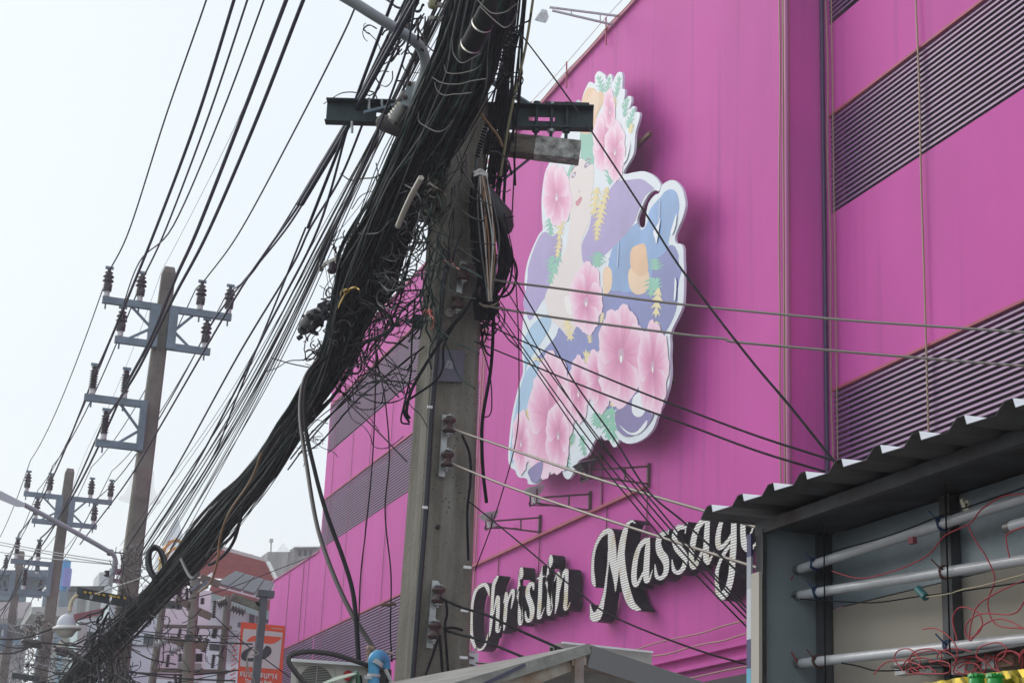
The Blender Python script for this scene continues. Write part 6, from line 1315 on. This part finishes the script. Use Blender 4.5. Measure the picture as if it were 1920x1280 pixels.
part('dome', DW_, dl, lambda b: b.lathe(c, (-.09, 0, 1), [(-.005, 17.5 * kx)] + [(24 * kx * math.sin(t), 17.5 * kx * math.cos(t)) for t in np.linspace(.05, 1.5, 8)] + [(25.5 * kx, .0)], 24))
part('brim', mat('brim_white', (.72, .71, .66), .5), dl, lambda b: b.lathe(c, (-.09, 0, 1), [(-.03, .02), (-.04, 25 * kx), (-.015, 26.5 * kx), (.012, 22 * kx), (.03, 17.6 * kx)], 28))
part('diffuser', mat('diffuser_cream', (.62, .60, .52), .4), dl, lambda b: b.lathe(c + V(0, 0, -.03), (-.09, 0, 1), [(-.13, .04), (-.11, .10), (-.02, .17), (0, .16)], 20))
part('hook_arm', mat('yellow_arm', (.55, .48, .30), .6), dl, lambda b: b.tube(wire_pts([(145, 1115), (137, 1122), (132, 1132), (131, 1146)], Ya=28.1, Yb=28.0), .028, 8))
l2 = empty('street_lamp', P(212, 1090, Y=28.3), 'slim grey street lamp arm with long flat head at the left edge', 'street lamp')
part('lamp_arm', mat('pale_arm', (.40, .42, .46), .5), l2, lambda b: b.tube(wire_pts([(208, 1088), (212, 1072), (216, 1055), (214, 1042), (205, 1034), (160, 1008), (110, 980), (44, 945)], Ya=28.4, Yb=27.6), [.045] * 20 + [.038] * 37, 10))
part('lamp_head', mat('lamp_head_white', (.55, .57, .62), .45), l2, lambda b: b.hexa([P(x, y, Y=27.6 + o) for o in (-.16, .16) for x, y in ((46, 950), (32, 950), (-6, 934), (-2, 918))] ).hexa([P(x, y, Y=27.6 + o) for o in (-.10, .10) for x, y in ((46, 951), (47, 943), (2, 920), (-2, 925))]))
part('clamp', GALV, l2, lambda b: b.bar(P(209, 1070, Y=28.4), P(226, 1072, Y=28.6), .08, .09).bar(P(214, 1088, Y=28.4), P(224, 1089, Y=28.6), .06, .07))
part('ballast_box', mat('ballast_pale', (.40, .42, .42), .5), l2, lambda b: b.hexa([P(x, y, Y=28.3 + o) for o in (-.06, .06) for x, y in ((202, 1096), (210, 1098), (213, 1080), (205, 1078))]))
# faint net cone on the tall pole
cn = empty('net_guard', P(262, 905, Y=28.7), 'faint flared mesh guard round the tall pole', 'guard')
cz = P(262, 884, Y=28.8); part('mesh_skirt', mat('thin_mesh', (.55, .35, .38), .8, alpha=.10), cn, lambda b: b.lathe((P(262, 940, Y=29).x, 29, P(262, 938, Y=29).z), (0, 0, 1), [(0, .36), (.10, .27), (.25, .21), (.50, .19)], 20))
# black coil ring
cl = empty('cable_coil', P(293, 1055, Y=24), 'black cable coil ring hanging between the tall pole and the rope', 'cable coil')
rs = random.Random(6)
for k in range(14):
    pts = []
    rx, ry = 15 + rs.uniform(-3, 3), 30 + rs.uniform(-4, 4); ox, oy = rs.uniform(-2, 3), rs.uniform(-3, 3)
    for i in range(17): t = i / 16 * 6.28; pts.append(P(293 + ox + math.cos(t) * rx + math.sin(t) * 4, 1056 + oy + math.sin(t) * ry, Y=22.6 + k * .02))
    part('coil_turn', BLACK if k % 4 else GREYC, cl, lambda b: b.tube(pts, .018, 5))
# mess around the tall pole foot and along the street
tangle([(225, 1060, 14, 45), (235, 1110, 18, 40), (215, 1160, 22, 40), (190, 1215, 24, 45), (235, 1250, 20, 30)], 110, .0065, BLACK, 'tangled_wires', 'dark mass of wires wrapped round the tall pole', 41, 30, 90, X=3.1, depth=.3, curl=.45, dirb=1.5)
tangle([(200, 1190, 16, 60), (180, 1250, 30, 40), (150, 1270, 30, 12)], 60, .016, BLACK, 'tangled_wires', 'heavy black cables gathered at the foot of the tall pole', 42, 60, 130, X=3.0, depth=.3, dirb=2.2, curl=.12)
tangle([(245, 1030, 12, 20), (250, 1060, 14, 30), (268, 1130, 20, 20)], 30, .008, GREYC, 'tangled_wires', 'grey wire ends sprouting beside the tall pole', 43, 12, 35, X=3.4, depth=.3)
tangle([(90, 1220, 25, 35), (60, 1200, 25, 25), (40, 1250, 40, 30), (85, 1265, 30, 25)], 100, .008, BLACK, 'tangled_wires', 'dark wires tangled round the second bracket pole', 44, 20, 80, X=3.5, curl=.5, depth=.5)
tangle([(75, 1160, 14, 12), (60, 1180, 20, 15)], 50, .016, mat('brown_black_coil', (.045, .03, .03), .6), 'tangled_wires', 'brownish coil of cable beside the second bracket pole', 45, 10, 28, X=3.3, depth=.3)
tangle([(20, 1225, 40, 30), (20, 1180, 30, 30)], 36, .012, mat('bluish_cable', (.03, .04, .08), .6), 'tangled_wires', 'bluish dark wires at the left border', 46, 40, 160, X=3.6, depth=.6, dirb=.2, curl=.5)
tangle([(350, 1150, 60, 50), (380, 1210, 50, 40), (300, 1220, 40, 40)], 26, .008, BLACK, 'tangled_wires', 'thin jumper wires looping among the transformer poles', 47, 30, 90, X=4.9, depth=.5, curl=.7)
tangle([(300, 1110, 40, 30), (330, 1090, 40, 20), (280, 1150, 30, 20)], 60, .006, BLACK, 'tangled_wires', 'wire ends bristling from the underside of the lower rope', 48, 12, 36, X=3.2, depth=.2)
# disc insulator chains on the second pole's low racks
tf2 = empty('disc_insulator_row', P(120, 1212, Y=42), 'rows of dark disc insulators on a rod between the first two bracket poles', 'insulators')
for (x, y) in [(46 + i * 6.5, 1196 + i * .9) for i in range(5)] + [(108 + i * 6, 1212 + i * 1.6) for i in range(3)] + [(131 + i * 6.5, 1217 + i * 4) for i in range(3)]:
    c = P(x, y, Y=42); part('disc', mat('brown_disc2', (.05, .045, .045), .15), tf2, lambda b: b.lathe(c, (.3, 0, -1), [(0, .02), (.03, .09), (.08, .10), (.12, .04), (.16, .08), (.2, .02)], 10))
for x, y, x1_, y1_ in ((40, 1200, 175, 1214), (100, 1212, 210, 1222)): part('rod', BLACK, tf2, lambda b: b.tube([P(x, y, Y=42.1), P(x1_, y1_, Y=42.1)], .02, 5))
# horizontal service wires low left
for i, (p0_, p1_, r, lab) in enumerate((((-20, 1012, 212, 1052), 0, .012, 'upper faint level wire crossing the sky at the far left'), ((-20, 1017, 212, 1057), 0, .012, 'middle faint level wire crossing the sky at the far left'), ((-20, 1032, 212, 1058), 0, .012, 'lowest faint level wire crossing the sky at the far left'))):
    wire(lab, [(p0_[0], p0_[1]), ((p0_[0] + p0_[2]) / 2, (p0_[1] + p0_[3]) / 2 + 2), (p0_[2], p0_[3])], r * .8, mat('faint_wire', (.30, .31, .33), .6), Ya=40, Yb=30)
rs = random.Random(77); b = MB()
for k in range(22):
    y = rs.uniform(1165, 1285); x0_ = rs.choice([-20, 60, 100, 150, 230]); x1_ = x0_ + rs.uniform(90, 260); dy = rs.uniform(-30, 50); Y_ = rs.uniform(30, 42)
    b.tube(wire_pts([(x0_, y), ((x0_ + x1_) / 2, y + dy / 2 + rs.uniform(2, 10)), (x1_, y + dy)], Ya=Y_, Yb=Y_ - 3), rs.uniform(.008, .018), 4)
b.build('service_wires', BLACK, None, 'many dark service wires criss-crossing low at the left', 'wires', None, 'stuff')
wire('pale wire slanting from the left up to the tall pole over the dome lamp', [(180, 1113), (215, 1100), (260, 1085), (340, 1055)], .012, LIGHTC, Ya=27, Yb=25)
wire('grey elbow wire hooked in front of the lower rope', [(340, 1048), (348, 1066), (356, 1080), (363, 1084), (372, 1075)], .022, GREYC, X=3.0)
wire('long rusty wire hanging in an arc from the lower rope', [(490, 850), (470, 900), (430, 960), (412, 1010), (408, 1050), (395, 1090), (372, 1110)], .012, OCHRE, X=2.95)
wire('black cable sagging below the lower rope, upper arc', [(455, 950), (447, 985), (430, 1010), (405, 1028), (398, 1030)], .018, BLACK, X=3.1)
wire('black cable sagging below the lower rope, lower arc', [(450, 975), (440, 1010), (425, 1035), (405, 1052), (392, 1058)], .018, BLACK, X=3.1)
